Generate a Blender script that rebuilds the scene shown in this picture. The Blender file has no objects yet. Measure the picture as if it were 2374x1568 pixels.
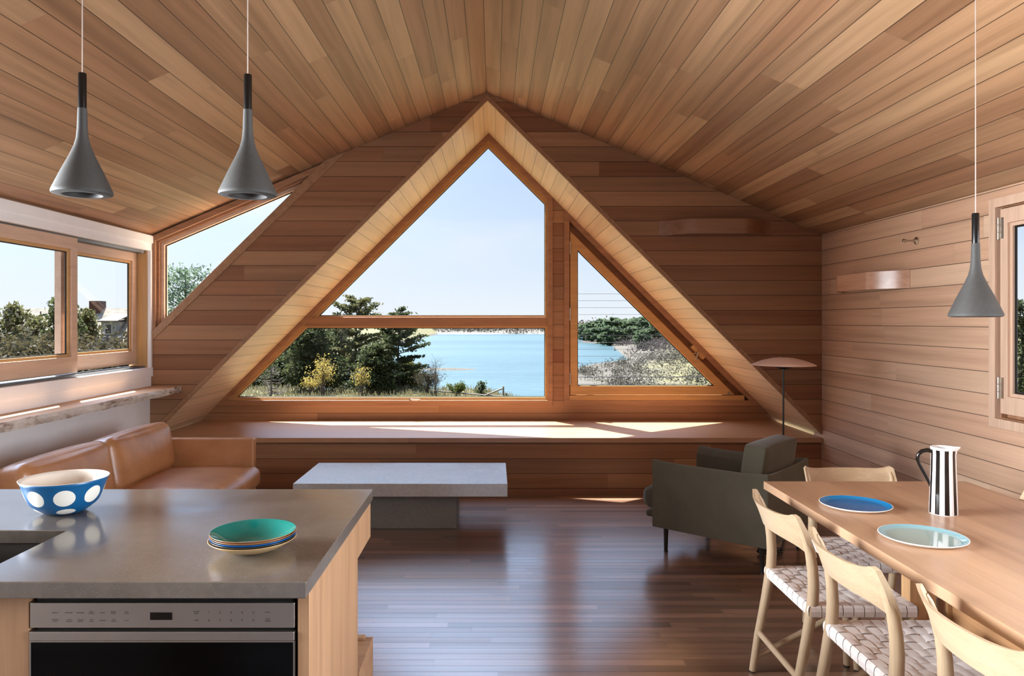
import bpy, bmesh, math, random
import numpy as np
from mathutils import Vector, Matrix

# ------------------------------------------------------------------ scene, camera, light
sc = bpy.context.scene
COL = sc.collection
sc.view_settings.view_transform = 'Standard'
sc.view_settings.look = 'None'
sc.view_settings.exposure = 0.0
sc.view_settings.gamma = 1.0
sc.view_settings.use_curve_mapping = False
sc.cycles.max_bounces = 10
sc.cycles.diffuse_bounces = 6
sc.cycles.transparent_max_bounces = 16
sc.cycles.use_denoising = True
sc.cycles.sample_clamp_indirect = 6.0

cam_d = bpy.data.cameras.new('camera')
cam = bpy.data.objects.new('camera', cam_d); COL.objects.link(cam)
cam.location = (0, 0, 1.5); cam.rotation_euler = (math.pi/2, 0, 0)
cam_d.sensor_width = 36.0; cam_d.lens = 36*1700/2374
cam_d.shift_x = (1187-1145)/2374; cam_d.shift_y = (745-784)/2374
cam_d.clip_start = 0.05; cam_d.clip_end = 3000
sc.camera = cam

world = bpy.data.worlds.new('sky'); sc.world = world
world.use_nodes = True
wn = world.node_tree.nodes; wl = world.node_tree.links
wn.clear()
w_out = wn.new('ShaderNodeOutputWorld'); w_bg = wn.new('ShaderNodeBackground')
w_tc = wn.new('ShaderNodeTexCoord'); w_sep = wn.new('ShaderNodeSeparateXYZ')
w_ramp = wn.new('ShaderNodeValToRGB'); w_noise = wn.new('ShaderNodeTexNoise')
w_map = wn.new('ShaderNodeMapping'); w_cr = wn.new('ShaderNodeValToRGB'); w_mix = wn.new('ShaderNodeMixRGB')
wl.new(w_tc.outputs['Generated'], w_sep.inputs[0])
wl.new(w_sep.outputs['Z'], w_ramp.inputs[0])
e = w_ramp.color_ramp.elements
e[0].position = 0.0; e[0].color = (0.86, 0.91, 0.97, 1)
e[1].position = 1.0; e[1].color = (0.36, 0.52, 0.80, 1)
x = e.new(0.10); x.color = (0.66, 0.79, 0.96, 1)
x = e.new(0.26); x.color = (0.37, 0.50, 0.74, 1)
w_map.inputs['Scale'].default_value = (2.2, 2.2, 7.0)
wl.new(w_tc.outputs['Generated'], w_map.inputs[0]); wl.new(w_map.outputs[0], w_noise.inputs['Vector'])
w_noise.inputs['Scale'].default_value = 1.7; w_noise.inputs['Detail'].default_value = 6
wl.new(w_noise.outputs['Fac'], w_cr.inputs[0])
w_cr.color_ramp.elements[0].position = 0.48; w_cr.color_ramp.elements[0].color = (0, 0, 0, 1)
w_cr.color_ramp.elements[1].position = 0.80; w_cr.color_ramp.elements[1].color = (0.75, 0.75, 0.75, 1)
wl.new(w_cr.outputs[0], w_mix.inputs[0]); wl.new(w_ramp.outputs[0], w_mix.inputs[1])
w_mix.inputs[2].default_value = (0.80, 0.84, 0.90, 1)
SUN_DIR = Vector((-0.335, 0.49, 1.0)).normalized()       # towards the sun; the sky is brighter around it
w_dot = wn.new('ShaderNodeVectorMath'); w_dot.operation = 'DOT_PRODUCT'
wl.new(w_tc.outputs['Generated'], w_dot.inputs[0]); w_dot.inputs[1].default_value = SUN_DIR
w_mx = wn.new('ShaderNodeMath'); w_mx.operation = 'MAXIMUM'; wl.new(w_dot.outputs['Value'], w_mx.inputs[0]); w_mx.inputs[1].default_value = 0.0
w_pw = wn.new('ShaderNodeMath'); w_pw.operation = 'POWER'; wl.new(w_mx.outputs[0], w_pw.inputs[0]); w_pw.inputs[1].default_value = 9.0
w_ma = wn.new('ShaderNodeMath'); w_ma.operation = 'MULTIPLY_ADD'; wl.new(w_pw.outputs[0], w_ma.inputs[0]); w_ma.inputs[1].default_value = 32.0; w_ma.inputs[2].default_value = 1.03
w_glow = wn.new('ShaderNodeVectorMath'); w_glow.operation = 'SCALE'
wl.new(w_mix.outputs[0], w_glow.inputs[0]); wl.new(w_ma.outputs[0], w_glow.inputs['Scale'])
wl.new(w_glow.outputs[0], w_bg.inputs[0]); w_bg.inputs[1].default_value = 1.0
wl.new(w_bg.outputs[0], w_out.inputs[0])

sun_d = bpy.data.lights.new('sun', 'SUN'); sun_d.energy = 31.0; sun_d.angle = 0.009; sun_d.color = (1.0, 0.95, 0.87)
sun = bpy.data.objects.new('sun', sun_d); COL.objects.link(sun)
sun.rotation_euler = Vector((0.335, -0.49, -1.0)).to_track_quat('-Z', 'Y').to_euler()

def fill_light(name, loc, rot, sx, sy, watts, col, spread=math.pi):
    """added area lamp that fills the room with light from outside the view"""
    d = bpy.data.lights.new(name, 'AREA'); d.shape = 'RECTANGLE'; d.size = sx; d.size_y = sy
    d.energy = watts; d.color = col; d.spread = spread
    o = bpy.data.objects.new(name, d); COL.objects.link(o)
    o.location = loc; o.rotation_euler = rot
    return o
R90 = math.pi/2
fill_light('fill_light_rear', (-0.1, -3.62, 1.45), (R90, 0, 0), 4.6, 1.9, 6, (1.0, 0.97, 0.94))  # added fill lamps, set in unseen openings to brighten the room
fill_light('fill_light_left', (-3.20, 1.75, 1.65), (R90, 0, -R90), 2.7, 1.05, 160, (0.90, 0.95, 1.0), math.radians(62))
fill_light('fill_light_right', (3.06, 0.9, 1.55), (R90, 0, R90), 1.8, 1.2, 140, (0.82, 0.91, 1.0), math.radians(120))

# ------------------------------------------------------------------ mesh helpers
def inset(poly, ws):
    """inset a convex polygon; ws = one width or one per edge i -> i+1"""
    n = len(poly)
    if not isinstance(ws, (list, tuple)): ws = [ws]*n
    area = sum(poly[i][0]*poly[(i+1) % n][1]-poly[(i+1) % n][0]*poly[i][1] for i in range(n))
    s = 1 if area > 0 else -1
    L = []
    for i in range(n):
        (ax, ay), (bx, by) = poly[i], poly[(i+1) % n]
        dx, dy = bx-ax, by-ay; l = math.hypot(dx, dy); nx, ny = -dy/l*s, dx/l*s
        L.append((ax+nx*ws[i], ay+ny*ws[i], dx, dy))
    out = []
    for i in range(n):
        x1, y1, dx1, dy1 = L[i-1]; x2, y2, dx2, dy2 = L[i]
        det = dx1*dy2-dy1*dx2
        t = ((x2-x1)*dy2-(y2-y1)*dx2)/det
        out.append((x1+dx1*t, y1+dy1*t))
    return out

class MB:
    def __init__(self):
        self.v = []; self.f = []; self.mi = []; self.cur = 0
    def add(self, vs, fs):
        o = len(self.v); self.v += [tuple(p) for p in vs]
        for f in fs:
            self.f.append([i+o for i in f]); self.mi.append(self.cur)
        return self
    def box(self, x0, x1, y0, y1, z0, z1):
        v = [(x0,y0,z0),(x1,y0,z0),(x1,y1,z0),(x0,y1,z0),(x0,y0,z1),(x1,y0,z1),(x1,y1,z1),(x0,y1,z1)]
        return self.add(v, [(0,3,2,1),(4,5,6,7),(0,1,5,4),(1,2,6,5),(2,3,7,6),(3,0,4,7)])
    def _map(self, ax, p, t):
        return (t, p[0], p[1]) if ax == 'x' else ((p[0], t, p[1]) if ax == 'y' else (p[0], p[1], t))
    def prism(self, ax, poly, t0, t1):
        n = len(poly)
        v = [self._map(ax, p, t0) for p in poly]+[self._map(ax, p, t1) for p in poly]
        f = [tuple(range(n)), tuple(range(2*n-1, n-1, -1))]+[(i, (i+1) % n, (i+1) % n+n, i+n) for i in range(n)]
        return self.add(v, f)
    def ring(self, ax, outer, inner, t0, t1):
        n = len(outer)
        v = [self._map(ax, p, t0) for p in outer]+[self._map(ax, p, t0) for p in inner] + \
            [self._map(ax, p, t1) for p in outer]+[self._map(ax, p, t1) for p in inner]
        f = []
        for i in range(n):
            j = (i+1) % n
            f += [(i, j, n+j, n+i), (2*n+i, 3*n+i, 3*n+j, 2*n+j), (i, 2*n+i, 2*n+j, j), (n+i, n+j, 3*n+j, 3*n+i)]
        return self.add(v, f)
    def tube(self, pts, r, n=10, cap=True, squash=None):
        pts = [Vector(p) for p in pts]; m = len(pts)
        rs = r if isinstance(r, (list, tuple)) else [r]*m
        vs = []; up = None
        for i, p in enumerate(pts):
            d = (pts[min(i+1, m-1)]-pts[max(i-1, 0)]).normalized()
            if up is None:
                up = Vector((0, 0, 1)) if abs(d.z) < 0.9 else Vector((0, 1, 0))
            a = (up-d*up.dot(d)).normalized(); b = d.cross(a); up = a
            for k in range(n):
                t = 2*math.pi*k/n
                vs.append(p+a*(math.cos(t)*rs[i])+b*(math.sin(t)*rs[i]))
        fs = []
        for i in range(m-1):
            for k in range(n):
                k2 = (k+1) % n
                fs.append((i*n+k, i*n+k2, (i+1)*n+k2, (i+1)*n+k))
        if cap:
            fs += [tuple(range(n-1, -1, -1)), tuple(range((m-1)*n, m*n))]
        return self.add(vs, fs)
    def lathe(self, prof, n=48, c=(0, 0, 0), mats=None):
        """prof: list of (r, z); closed at r = 0"""
        o = len(self.v); rows = []
        for r, z in prof:
            if r < 1e-6:
                rows.append([len(self.v)]); self.v.append((c[0], c[1], c[2]+z))
            else:
                rows.append(list(range(len(self.v), len(self.v)+n)))
                for k in range(n):
                    t = 2*math.pi*k/n
                    self.v.append((c[0]+r*math.cos(t), c[1]+r*math.sin(t), c[2]+z))
        for i in range(len(rows)-1):
            A, B = rows[i], rows[i+1]; m = mats[i] if mats else self.cur
            for k in range(n):
                k2 = (k+1) % n
                if len(A) == 1 and len(B) == 1: continue
                if len(A) == 1: f = [A[0], B[k2], B[k]]
                elif len(B) == 1: f = [A[k], A[k2], B[0]]
                else: f = [A[k], A[k2], B[k2], B[k]]
                self.f.append(f); self.mi.append(m)
        return self
    def grid(self, fn, nu, nv, thick=None):
        """fn(u, v) -> point, u and v in 0..1; thick(u, v) -> offset vector makes it a closed slab"""
        us = [i/nu for i in range(nu+1)]; vs_ = [j/nv for j in range(nv+1)]
        A = [Vector(fn(u, v)) for u in us for v in vs_]; w = nv+1
        f = [(i*w+j, (i+1)*w+j, (i+1)*w+j+1, i*w+j+1) for i in range(nu) for j in range(nv)]
        if thick is None: return self.add(A, f)
        N = len(A); B = [a+Vector(thick(u, v)) for a, (u, v) in zip(A, [(u, v) for u in us for v in vs_])]
        g = [tuple(k+N for k in reversed(q)) for q in f]
        e = []
        for i in range(nu):
            e += [(i*w, i*w+N, (i+1)*w+N, (i+1)*w), (i*w+nv, (i+1)*w+nv, (i+1)*w+nv+N, i*w+nv+N)]
        for j in range(nv):
            e += [(j, j+1, j+1+N, j+N), (nu*w+j, nu*w+j+N, nu*w+j+1+N, nu*w+j+1)]
        return self.add(A+B, f+g+e)
    def cushion(self, hx, hy, hz, r, puff=(0, 0, 0), n=10, M=None):
        """rounded box with half sizes, edge radius r and bulging faces"""
        vid = {}
        def pt(a):
            p = Vector((a[0]*hx, a[1]*hy, a[2]*hz))
            c = Vector((max(-hx+r, min(hx-r, p.x)), max(-hy+r, min(hy-r, p.y)), max(-hz+r, min(hz-r, p.z))))
            d = p-c
            if d.length > 1e-9: p = c+d.normalized()*r*min(1, d.length/r*1.0) if d.length > r else p
            s = [1-abs(q)**2.2 for q in a]
            p.x += puff[0]*a[0]*s[1]*s[2]; p.y += puff[1]*a[1]*s[0]*s[2]; p.z += puff[2]*a[2]*s[0]*s[1]
            return M @ p if M else p
        def g(t):   # denser near the edges
            return math.sin(t*math.pi/2)*0.35+t*0.65
        vs = []; fs = []
        def vert(a):
            k = tuple(round(q, 5) for q in a)
            if k not in vid:
                vid[k] = len(vs); vs.append(pt(a))
            return vid[k]
        for ax in range(3):
            for s in (-1, 1):
                for i in range(n):
                    for j in range(n):
                        q = []
                        for di, dj in ((0, 0), (1, 0), (1, 1), (0, 1)):
                            a = [0, 0, 0]; a[ax] = s
                            a[(ax+1) % 3] = g(-1+2*(i+di)/n); a[(ax+2) % 3] = g(-1+2*(j+dj)/n)
                            q.append(vert(a))
                        fs.append(q if s > 0 else q[::-1])
        return self.add(vs, fs)
    def xf(self, M):
        self.v = [tuple(M @ Vector(p)) for p in self.v]; return self
    def build(self, name, mat, parent=None, smooth=False, bevel=0, seg=2, world=False):
        me = bpy.data.meshes.new(name)
        v = self.v
        if world and parent is not None:
            l = parent.location; v = [(p[0]-l.x, p[1]-l.y, p[2]-l.z) for p in v]
        me.from_pydata(v, [], self.f)
        for m in (mat if isinstance(mat, (list, tuple)) else [mat]): me.materials.append(m)
        me.polygons.foreach_set('material_index', self.mi)
        bm = bmesh.new(); bm.from_mesh(me)
        bmesh.ops.recalc_face_normals(bm, faces=bm.faces)
        bm.to_mesh(me); bm.free()
        if smooth or bevel:
            me.polygons.foreach_set('use_smooth', [True]*len(me.polygons))
            if smooth != 'all': me.set_sharp_from_angle(angle=math.radians(40 if smooth else 30))
        me.update()
        o = bpy.data.objects.new(name, me); COL.objects.link(o)
        if parent is not None: o.parent = parent
        if bevel:
            b = o.modifiers.new('edge', 'BEVEL'); b.width = bevel; b.segments = seg
            b.limit_method = 'ANGLE'; b.angle_limit = math.radians(30); b.harden_normals = True
        return o

def thing(name, label, cat, loc=(0, 0, 0), rz=0.0, group=None):
    o = bpy.data.objects.new(name, None); COL.objects.link(o)
    o.empty_display_size = 0.1
    o.location = loc; o.rotation_euler = (0, 0, rz)
    o['label'] = label; o['category'] = cat
    if group: o['group'] = group
    return o
def tag(o, label, cat, group=None, kind=None):
    o['label'] = label; o['category'] = cat
    if group: o['group'] = group
    if kind: o['kind'] = kind
    return o
def struct(o, label=None, cat=None):
    o['kind'] = 'structure'
    if label: o['label'] = label
    if cat: o['category'] = cat
    return o
def sroot(name, label, cat, loc=(0, 0, 0)):
    o = bpy.data.objects.new(name, None); COL.objects.link(o); o.location = loc
    return struct(o, label, cat)
def dup(root, loc, rz, label, group=None):
    r = root.copy(); COL.objects.link(r); r.location = loc; r.rotation_euler = (0, 0, rz); r['label'] = label
    if group: r['group'] = group
    for ch in list(root.children):
        c = ch.copy(); COL.objects.link(c); c.parent = r
        for g in list(ch.children):
            d = g.copy(); COL.objects.link(d); d.parent = c
    return r

# ------------------------------------------------------------------ materials
def srgb(r, g, b):
    def f(c):
        c /= 255.0
        return c/12.92 if c <= 0.04045 else ((c+0.055)/1.055)**2.4
    return (f(r), f(g), f(b), 1.0)

class NT:
    def __init__(self, name):
        self.m = bpy.data.materials.new(name); self.m.use_nodes = True
        self.n = self.m.node_tree.nodes; self.l = self.m.node_tree.links
        self.b = self.n['Principled BSDF']
    def node(self, t, **kw):
        x = self.n.new(t)
        for k, v in kw.items(): setattr(x, k, v)
        return x
    def put(self, sock, v):
        if isinstance(v, bpy.types.NodeSocket): self.l.new(v, sock)
        else: sock.default_value = v
    def math(self, op, a, b=None, c=None):
        x = self.node('ShaderNodeMath', operation=op)
        self.put(x.inputs[0], a)
        if b is not None: self.put(x.inputs[1], b)
        if c is not None: self.put(x.inputs[2], c)
        return x.outputs[0]
    def dot(self, a, vec):
        x = self.node('ShaderNodeVectorMath', operation='DOT_PRODUCT'); self.put(x.inputs[0], a); x.inputs[1].default_value = vec
        return x.outputs['Value']
    def comb(self, a, b, c):
        x = self.node('ShaderNodeCombineXYZ')
        for i, q in enumerate((a, b, c)): self.put(x.inputs[i], q)
        return x.outputs[0]
    def noise(self, vec, scale, detail=3, rough=0.5, dist=0.0):
        x = self.node('ShaderNodeTexNoise'); self.put(x.inputs['Vector'], vec)
        x.inputs['Scale'].default_value = scale; x.inputs['Detail'].default_value = detail
        x.inputs['Roughness'].default_value = rough; x.inputs['Distortion'].default_value = dist
        return x.outputs['Fac']
    def ramp(self, fac, stops, interp='LINEAR'):
        x = self.node('ShaderNodeValToRGB'); self.put(x.inputs[0], fac); x.color_ramp.interpolation = interp
        el = x.color_ramp.elements
        el[0].position, el[0].color = stops[0]; el[1].position, el[1].color = stops[-1]
        for p, c in stops[1:-1]:
            y = el.new(p); y.color = c
        return x.outputs[0]
    def mix(self, fac, a, b, mode='MIX'):
        x = self.node('ShaderNodeMixRGB', blend_type=mode)
        self.put(x.inputs[0], fac); self.put(x.inputs[1], a); self.put(x.inputs[2], b)
        return x.outputs[0]
    def bump(self, h, strength, dist=0.01):
        x = self.node('ShaderNodeBump'); x.inputs['Strength'].default_value = strength; x.inputs['Distance'].default_value = dist
        self.put(x.inputs['Height'], h); self.l.new(x.outputs[0], self.b.inputs['Normal'])
    def obj(self): return self.node('ShaderNodeTexCoord').outputs['Object']

def plain(name, col, rough=0.5, metal=0.0, spec=0.5, coat=0.0, vary=0.06, vscale=8.0, bump=0.0, bscale=200.0, sheen=0.0):
    t = NT(name); c = t.obj()
    f = t.noise(c, vscale, 4)
    k = t.ramp(f, [(0.3, (1-vary,)*3+(1,)), (0.7, (1+vary,)*3+(1,))])
    t.l.new(t.mix(1.0, col, k, 'MULTIPLY'), t.b.inputs['Base Color'])
    t.b.inputs['Roughness'].default_value = rough; t.b.inputs['Metallic'].default_value = metal
    t.b.inputs['Specular IOR Level'].default_value = spec; t.b.inputs['Coat Weight'].default_value = coat
    t.b.inputs['Sheen Weight'].default_value = sheen
    if bump: t.bump(t.noise(c, bscale, 3), bump, 0.002)
    return t.m

def planks(name, U, V, pitch, phase, length, tones, gap=0.0022, rough=0.5, spec=0.35, gapcol=0.2, band=0.20, fine=0.09, ior=1.5, endgap=0.0006, coat=0.0, seed=0.0, coat_rough=None):
    """boards running along U, laid side by side along V (unit vectors, object space)"""
    t = NT(name); P = t.obj()
    u = t.dot(P, U); v = t.math('ADD', t.dot(P, V), phase)
    vn = t.math('DIVIDE', v, pitch); row = t.math('FLOOR', vn); fv = t.math('FRACT', vn)
    w1 = t.node('ShaderNodeTexWhiteNoise', noise_dimensions='2D')
    t.l.new(t.comb(row, seed+3.7, 0.0), w1.inputs['Vector'])
    un = t.math('ADD', t.math('DIVIDE', u, length), t.math('MULTIPLY', w1.outputs['Value'], 9.0))
    seg = t.math('FLOOR', un); fu = t.math('FRACT', un)
    w2 = t.node('ShaderNodeTexWhiteNoise', noise_dimensions='3D')
    t.l.new(t.comb(row, seg, seed), w2.inputs['Vector'])
    sp = t.node('ShaderNodeSeparateColor'); t.l.new(w2.outputs['Color'], sp.inputs[0])
    base = t.ramp(sp.outputs[0], tones)
    off = t.math('MULTIPLY', sp.outputs[1], 40.0)
    wav = t.math('MULTIPLY', t.noise(t.comb(t.math('MULTIPLY', u, 0.9), t.math('MULTIPLY', v, 2.5), off), 1.0, 2), 0.05)
    vv = t.math('ADD', v, wav)
    g1 = t.noise(t.comb(t.math('MULTIPLY', u, 0.55), t.math('MULTIPLY', vv, 17.0), off), 1.0, 3, 0.5)
    g2 = t.noise(t.comb(t.math('MULTIPLY', u, 3.0), t.math('MULTIPLY', vv, 330.0), off), 1.0, 2, 0.6)
    k1 = t.ramp(g1, [(0.30, (1-band, 1-band*1.08, 1-band*1.15, 1)), (0.55, (1, 1, 1, 1)), (0.75, (1+band*0.35,)*3+(1,))])
    k2 = t.ramp(g2, [(0.3, (1-fine,)*3+(1,)), (0.7, (1+fine*0.7,)*3+(1,))])
    c = t.mix(1.0, t.mix(1.0, base, k1, 'MULTIPLY'), k2, 'MULTIPLY')
    ev = t.math('MULTIPLY', t.math('MINIMUM', fv, t.math('SUBTRACT', 1.0, fv)), pitch)
    eu = t.math('MULTIPLY', t.math('MINIMUM', fu, t.math('SUBTRACT', 1.0, fu)), length)
    gv = t.math('LESS_THAN', ev, gap); gu = t.math('MULTIPLY', t.math('LESS_THAN', eu, endgap), 0.45)
    gg = t.math('MAXIMUM', gv, gu)
    c = t.mix(gg, c, t.mix(1.0, c, (gapcol,)*3+(1,), 'MULTIPLY'))
    t.l.new(c, t.b.inputs['Base Color'])
    t.b.inputs['Roughness'].default_value = rough; t.b.inputs['Specular IOR Level'].default_value = spec
    t.b.inputs['IOR'].default_value = ior; t.b.inputs['Coat IOR'].default_value = 2.7; t.b.inputs['Coat Roughness'].default_value = coat_rough or rough
    if coat:
        cw = t.math('MULTIPLY', t.math('MULTIPLY_ADD', sp.outputs[2], 0.25*coat, 0.75*coat), t.math('MULTIPLY', t.math('SUBTRACT', 1.0, t.math('MULTIPLY', gg, 0.9)), t.math('MULTIPLY_ADD', g1, 0.7, 0.7)))
        t.l.new(cw, t.b.inputs['Coat Weight'])
    h = t.math('SUBTRACT', t.math('MULTIPLY', g2, 0.08), gg)
    t.bump(h, 0.25, 0.002)
    return t.m

def wood(name, axis, col, rough=0.45, spec=0.4, band=0.22, fine=0.10, scale=1.0, coat=0.0):
    t = NT(name); P = t.obj()
    ax = {'x': (1, 0, 0), 'y': (0, 1, 0), 'z': (0, 0, 1)}[axis]
    u = t.dot(P, ax)
    o1, o2 = [a for a in ((1, 0, 0), (0, 1, 0), (0, 0, 1)) if a != ax]
    a = t.dot(P, o1); b = t.dot(P, o2)
    g1 = t.noise(t.comb(t.math('MULTIPLY', u, 1.4*scale), t.math('MULTIPLY', a, 22.0*scale), t.math('MULTIPLY', b, 22.0*scale)), 1.0, 3, 0.55, 0.3)
    g2 = t.noise(t.comb(t.math('MULTIPLY', u, 6.0*scale), t.math('MULTIPLY', a, 240.0*scale), t.math('MULTIPLY', b, 240.0*scale)), 1.0, 2)
    k1 = t.ramp(g1, [(0.3, (1-band, 1-band*1.1, 1-band*1.2, 1)), (0.55, (1, 1, 1, 1)), (0.75, (1+band*0.4,)*3+(1,))])
    k2 = t.ramp(g2, [(0.3, (1-fine,)*3+(1,)), (0.7, (1+fine*0.7,)*3+(1,))])
    c = t.mix(1.0, t.mix(1.0, col, k1, 'MULTIPLY'), k2, 'MULTIPLY')
    t.l.new(c, t.b.inputs['Base Color'])
    t.b.inputs['Roughness'].default_value = rough; t.b.inputs['Specular IOR Level'].default_value = spec
    t.b.inputs['Coat Weight'].default_value = coat; t.b.inputs['Coat Roughness'].default_value = 0.26
    t.bump(g2, 0.08, 0.001)
    return t.m

def concrete(name, c0, c1, rough=(0.2, 0.4), scale=3.0, speck=0.0, spec=0.5, ior=1.5):
    t = NT(name); P = t.obj()
    n1 = t.noise(P, scale, 6, 0.6, 0.4); n2 = t.noise(P, scale*22, 3); n3 = t.noise(P, 380.0, 2)
    c = t.mix(n1, c0, c1)
    k = t.ramp(n2, [(0.3, (0.9,)*3+(1,)), (0.7, (1.08,)*3+(1,))])
    c = t.mix(1.0, c, k, 'MULTIPLY')
    if speck:
        s = t.ramp(n3, [(0.66, (0, 0, 0, 1)), (0.72, (1, 1, 1, 1))])
        c = t.mix(t.math('MULTIPLY', s, speck), c, (0.75, 0.72, 0.66, 1))
    t.l.new(c, t.b.inputs['Base Color'])
    r = t.ramp(n1, [(0.35, (rough[0],)*3+(1,)), (0.65, (rough[1],)*3+(1,))])
    t.l.new(r, t.b.inputs['Roughness']); t.b.inputs['IOR'].default_value = ior; t.b.inputs['Specular IOR Level'].default_value = spec
    t.bump(n2, 0.008, 0.001)
    return t.m

def glass(name, tint=(0.985, 0.99, 0.99, 1)):
    """window glass: clear, with a weak mirror reflection that grows towards grazing view"""
    m = bpy.data.materials.new(name); m.use_nodes = True
    n = m.node_tree.nodes; l = m.node_tree.links; n.clear()
    o = n.new('ShaderNodeOutputMaterial'); mx = n.new('ShaderNodeMixShader')
    tr = n.new('ShaderNodeBsdfTransparent'); gl = n.new('ShaderNodeBsdfGlossy'); ge = n.new('ShaderNodeNewGeometry')
    dt = n.new('ShaderNodeVectorMath'); dt.operation = 'DOT_PRODUCT'
    l.new(ge.outputs['Normal'], dt.inputs[0]); l.new(ge.outputs['Incoming'], dt.inputs[1])
    def mt(op, a, b):
        x = n.new('ShaderNodeMath'); x.operation = op
        for k, v in enumerate((a, b)):
            if isinstance(v, bpy.types.NodeSocket): l.new(v, x.inputs[k])
            elif v is not None: x.inputs[k].default_value = v
        return x.outputs[0]
    c = mt('ABSOLUTE', dt.outputs['Value'], None)
    p = mt('POWER', mt('SUBTRACT', 1.0, c), 5.0)
    f = mt('ADD', mt('MULTIPLY', p, 0.5), 0.004)
    tr.inputs[0].default_value = tint; gl.inputs['Roughness'].default_value = 0.0
    l.new(f, mx.inputs[0]); l.new(tr.outputs[0], mx.inputs[1]); l.new(gl.outputs[0], mx.inputs[2])
    l.new(mx.outputs[0], o.inputs[0])
    return m

def leafy(name, c0, c1, scale=0.8, rough=0.7):
    t = NT(name); P = t.obj()
    n1 = t.noise(P, scale, 3); n2 = t.noise(P, scale*9, 2)
    f = t.math('ADD', t.math('MULTIPLY', n1, 0.55), t.math('MULTIPLY', n2, 0.45))
    col = t.ramp(f, [(0.32, c0), (0.68, c1)]); t.l.new(col, t.b.inputs['Base Color'])
    t.b.inputs['Roughness'].default_value = rough; t.b.inputs['Specular IOR Level'].default_value = 0.1
    tl = t.node('ShaderNodeBsdfTranslucent'); mx = t.node('ShaderNodeMixShader'); mx.inputs[0].default_value = 0.42
    t.l.new(col, tl.inputs[0]); t.l.new(t.b.outputs[0], mx.inputs[1]); t.l.new(tl.outputs[0], mx.inputs[2])
    t.l.new(mx.outputs[0], t.n['Material Output'].inputs['Surface'])
    return t.m

CEDAR = [(0.0, srgb(150, 106, 76)), (0.25, srgb(178, 134, 100)), (0.5, srgb(164, 116, 82)), (0.75, srgb(192, 150, 114)), (1.0, srgb(160, 120, 90))]
CEDAR_CEIL = [(0.0, srgb(142, 104, 76)), (0.25, srgb(176, 138, 104)), (0.5, srgb(158, 116, 86)), (0.75, srgb(188, 152, 116)), (1.0, srgb(168, 132, 100))]
CEDAR_LIT = [(0.0, srgb(188, 150, 122)), (0.3, srgb(208, 172, 144)), (0.6, srgb(198, 158, 130)), (1.0, srgb(214, 182, 154))]  # front wall cedar in a paler copy, light on the right wall painted in
PITCH = 0.131
SL = 0.424; cs = 1/math.hypot(1, SL); sn = SL*cs
RIDGE_X, RIDGE_Z, WL, WR, EAVE = -0.065, 3.515, -3.03, 2.89, 2.26
S45 = math.sqrt(0.5)
M_ceil_l = planks('cedar_ceiling_left', (0, 1, 0), (-cs, 0, -sn), 0.128, RIDGE_Z*sn+RIDGE_X*cs, 2.3, CEDAR_CEIL, rough=0.42, band=0.3, seed=1)
M_ceil_r = planks('cedar_ceiling_right', (0, 1, 0), (cs, 0, -sn), 0.128, RIDGE_Z*sn-RIDGE_X*cs, 2.3, CEDAR_CEIL, rough=0.42, band=0.3, seed=2)
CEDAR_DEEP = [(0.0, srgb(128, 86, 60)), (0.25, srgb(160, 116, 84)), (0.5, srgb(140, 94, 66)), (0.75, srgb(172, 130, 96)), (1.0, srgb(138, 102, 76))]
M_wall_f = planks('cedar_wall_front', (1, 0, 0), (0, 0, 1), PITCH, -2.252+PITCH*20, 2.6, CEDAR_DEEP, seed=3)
M_wall_r = planks('cedar_wall_right', (0, 1, 0), (0, 0, 1), PITCH, -2.252+PITCH*20, 2.6, CEDAR_LIT, seed=4)
REVEAL_LIT = [(0.0, srgb(206, 176, 140)), (0.5, srgb(224, 196, 160)), (1.0, srgb(214, 184, 148))]  # same cedar as the other boards, lightened to paint in the light on it
M_rev_l = planks('lit_cedar_reveal_left', (0, 1, 0), (S45, 0, S45), PITCH, 0.02, 9.0, REVEAL_LIT, band=0.12, rough=0.42, ior=1.9, seed=5)
M_rev_r = planks('lit_cedar_reveal_right', (0, 1, 0), (S45, 0, -S45), PITCH, 0.02, 9.0, REVEAL_LIT, band=0.12, rough=0.42, ior=1.9, seed=6)
FLOOR_T = [(0.0, srgb(88, 64, 50)), (0.3, srgb(138, 104, 82)), (0.6, srgb(116, 84, 66)), (0.85, srgb(164, 126, 102)), (1.0, srgb(82, 60, 48))]
M_floor = planks('oak_floor', (1, 0, 0), (0, 1, 0), 0.057, 0.0, 1.1, FLOOR_T, gap=0.0011, rough=0.34, spec=0.5, gapcol=0.25, band=0.3, fine=0.2, ior=1.6, coat=1.0, coat_rough=0.2, seed=7)
M_trim = {a: wood('cedar_trim_'+a, a, srgb(166, 122, 90)) for a in 'xyz'}
M_trimd = wood('cedar_diagonal_trim', 'y', srgb(166, 126, 94))
M_sash = {a: wood('fir_sash_'+a, a, srgb(196, 152, 100), band=0.14) for a in 'xyz'}
M_sashl = {a: wood('pale_sash_'+a, a, srgb(206, 174, 150), band=0.12) for a in 'xyz'}
M_bench = planks('cedar_bench_top', (1, 0, 0), (0, 1, 0), 1.3, 0.35, 3.1, [(0, srgb(176, 134, 102)), (1, srgb(182, 140, 106))], gap=0.0004, rough=0.3, spec=0.5, ior=1.7, seed=8)
M_white = plain('white_paint', srgb(240, 239, 240), 0.5, vary=0.02)
M_glass = glass('window_glass')
M_dark = plain('dark_metal', srgb(48, 46, 44), 0.45, metal=0.5)
M_black = plain('black_metal', srgb(12, 12, 13), 0.35)
M_steel = plain('brushed_steel', srgb(176, 170, 162), 0.34, metal=1.0, vary=0.04)
M_nickel = plain('satin_nickel', srgb(190, 180, 168), 0.3, metal=1.0)
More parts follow.
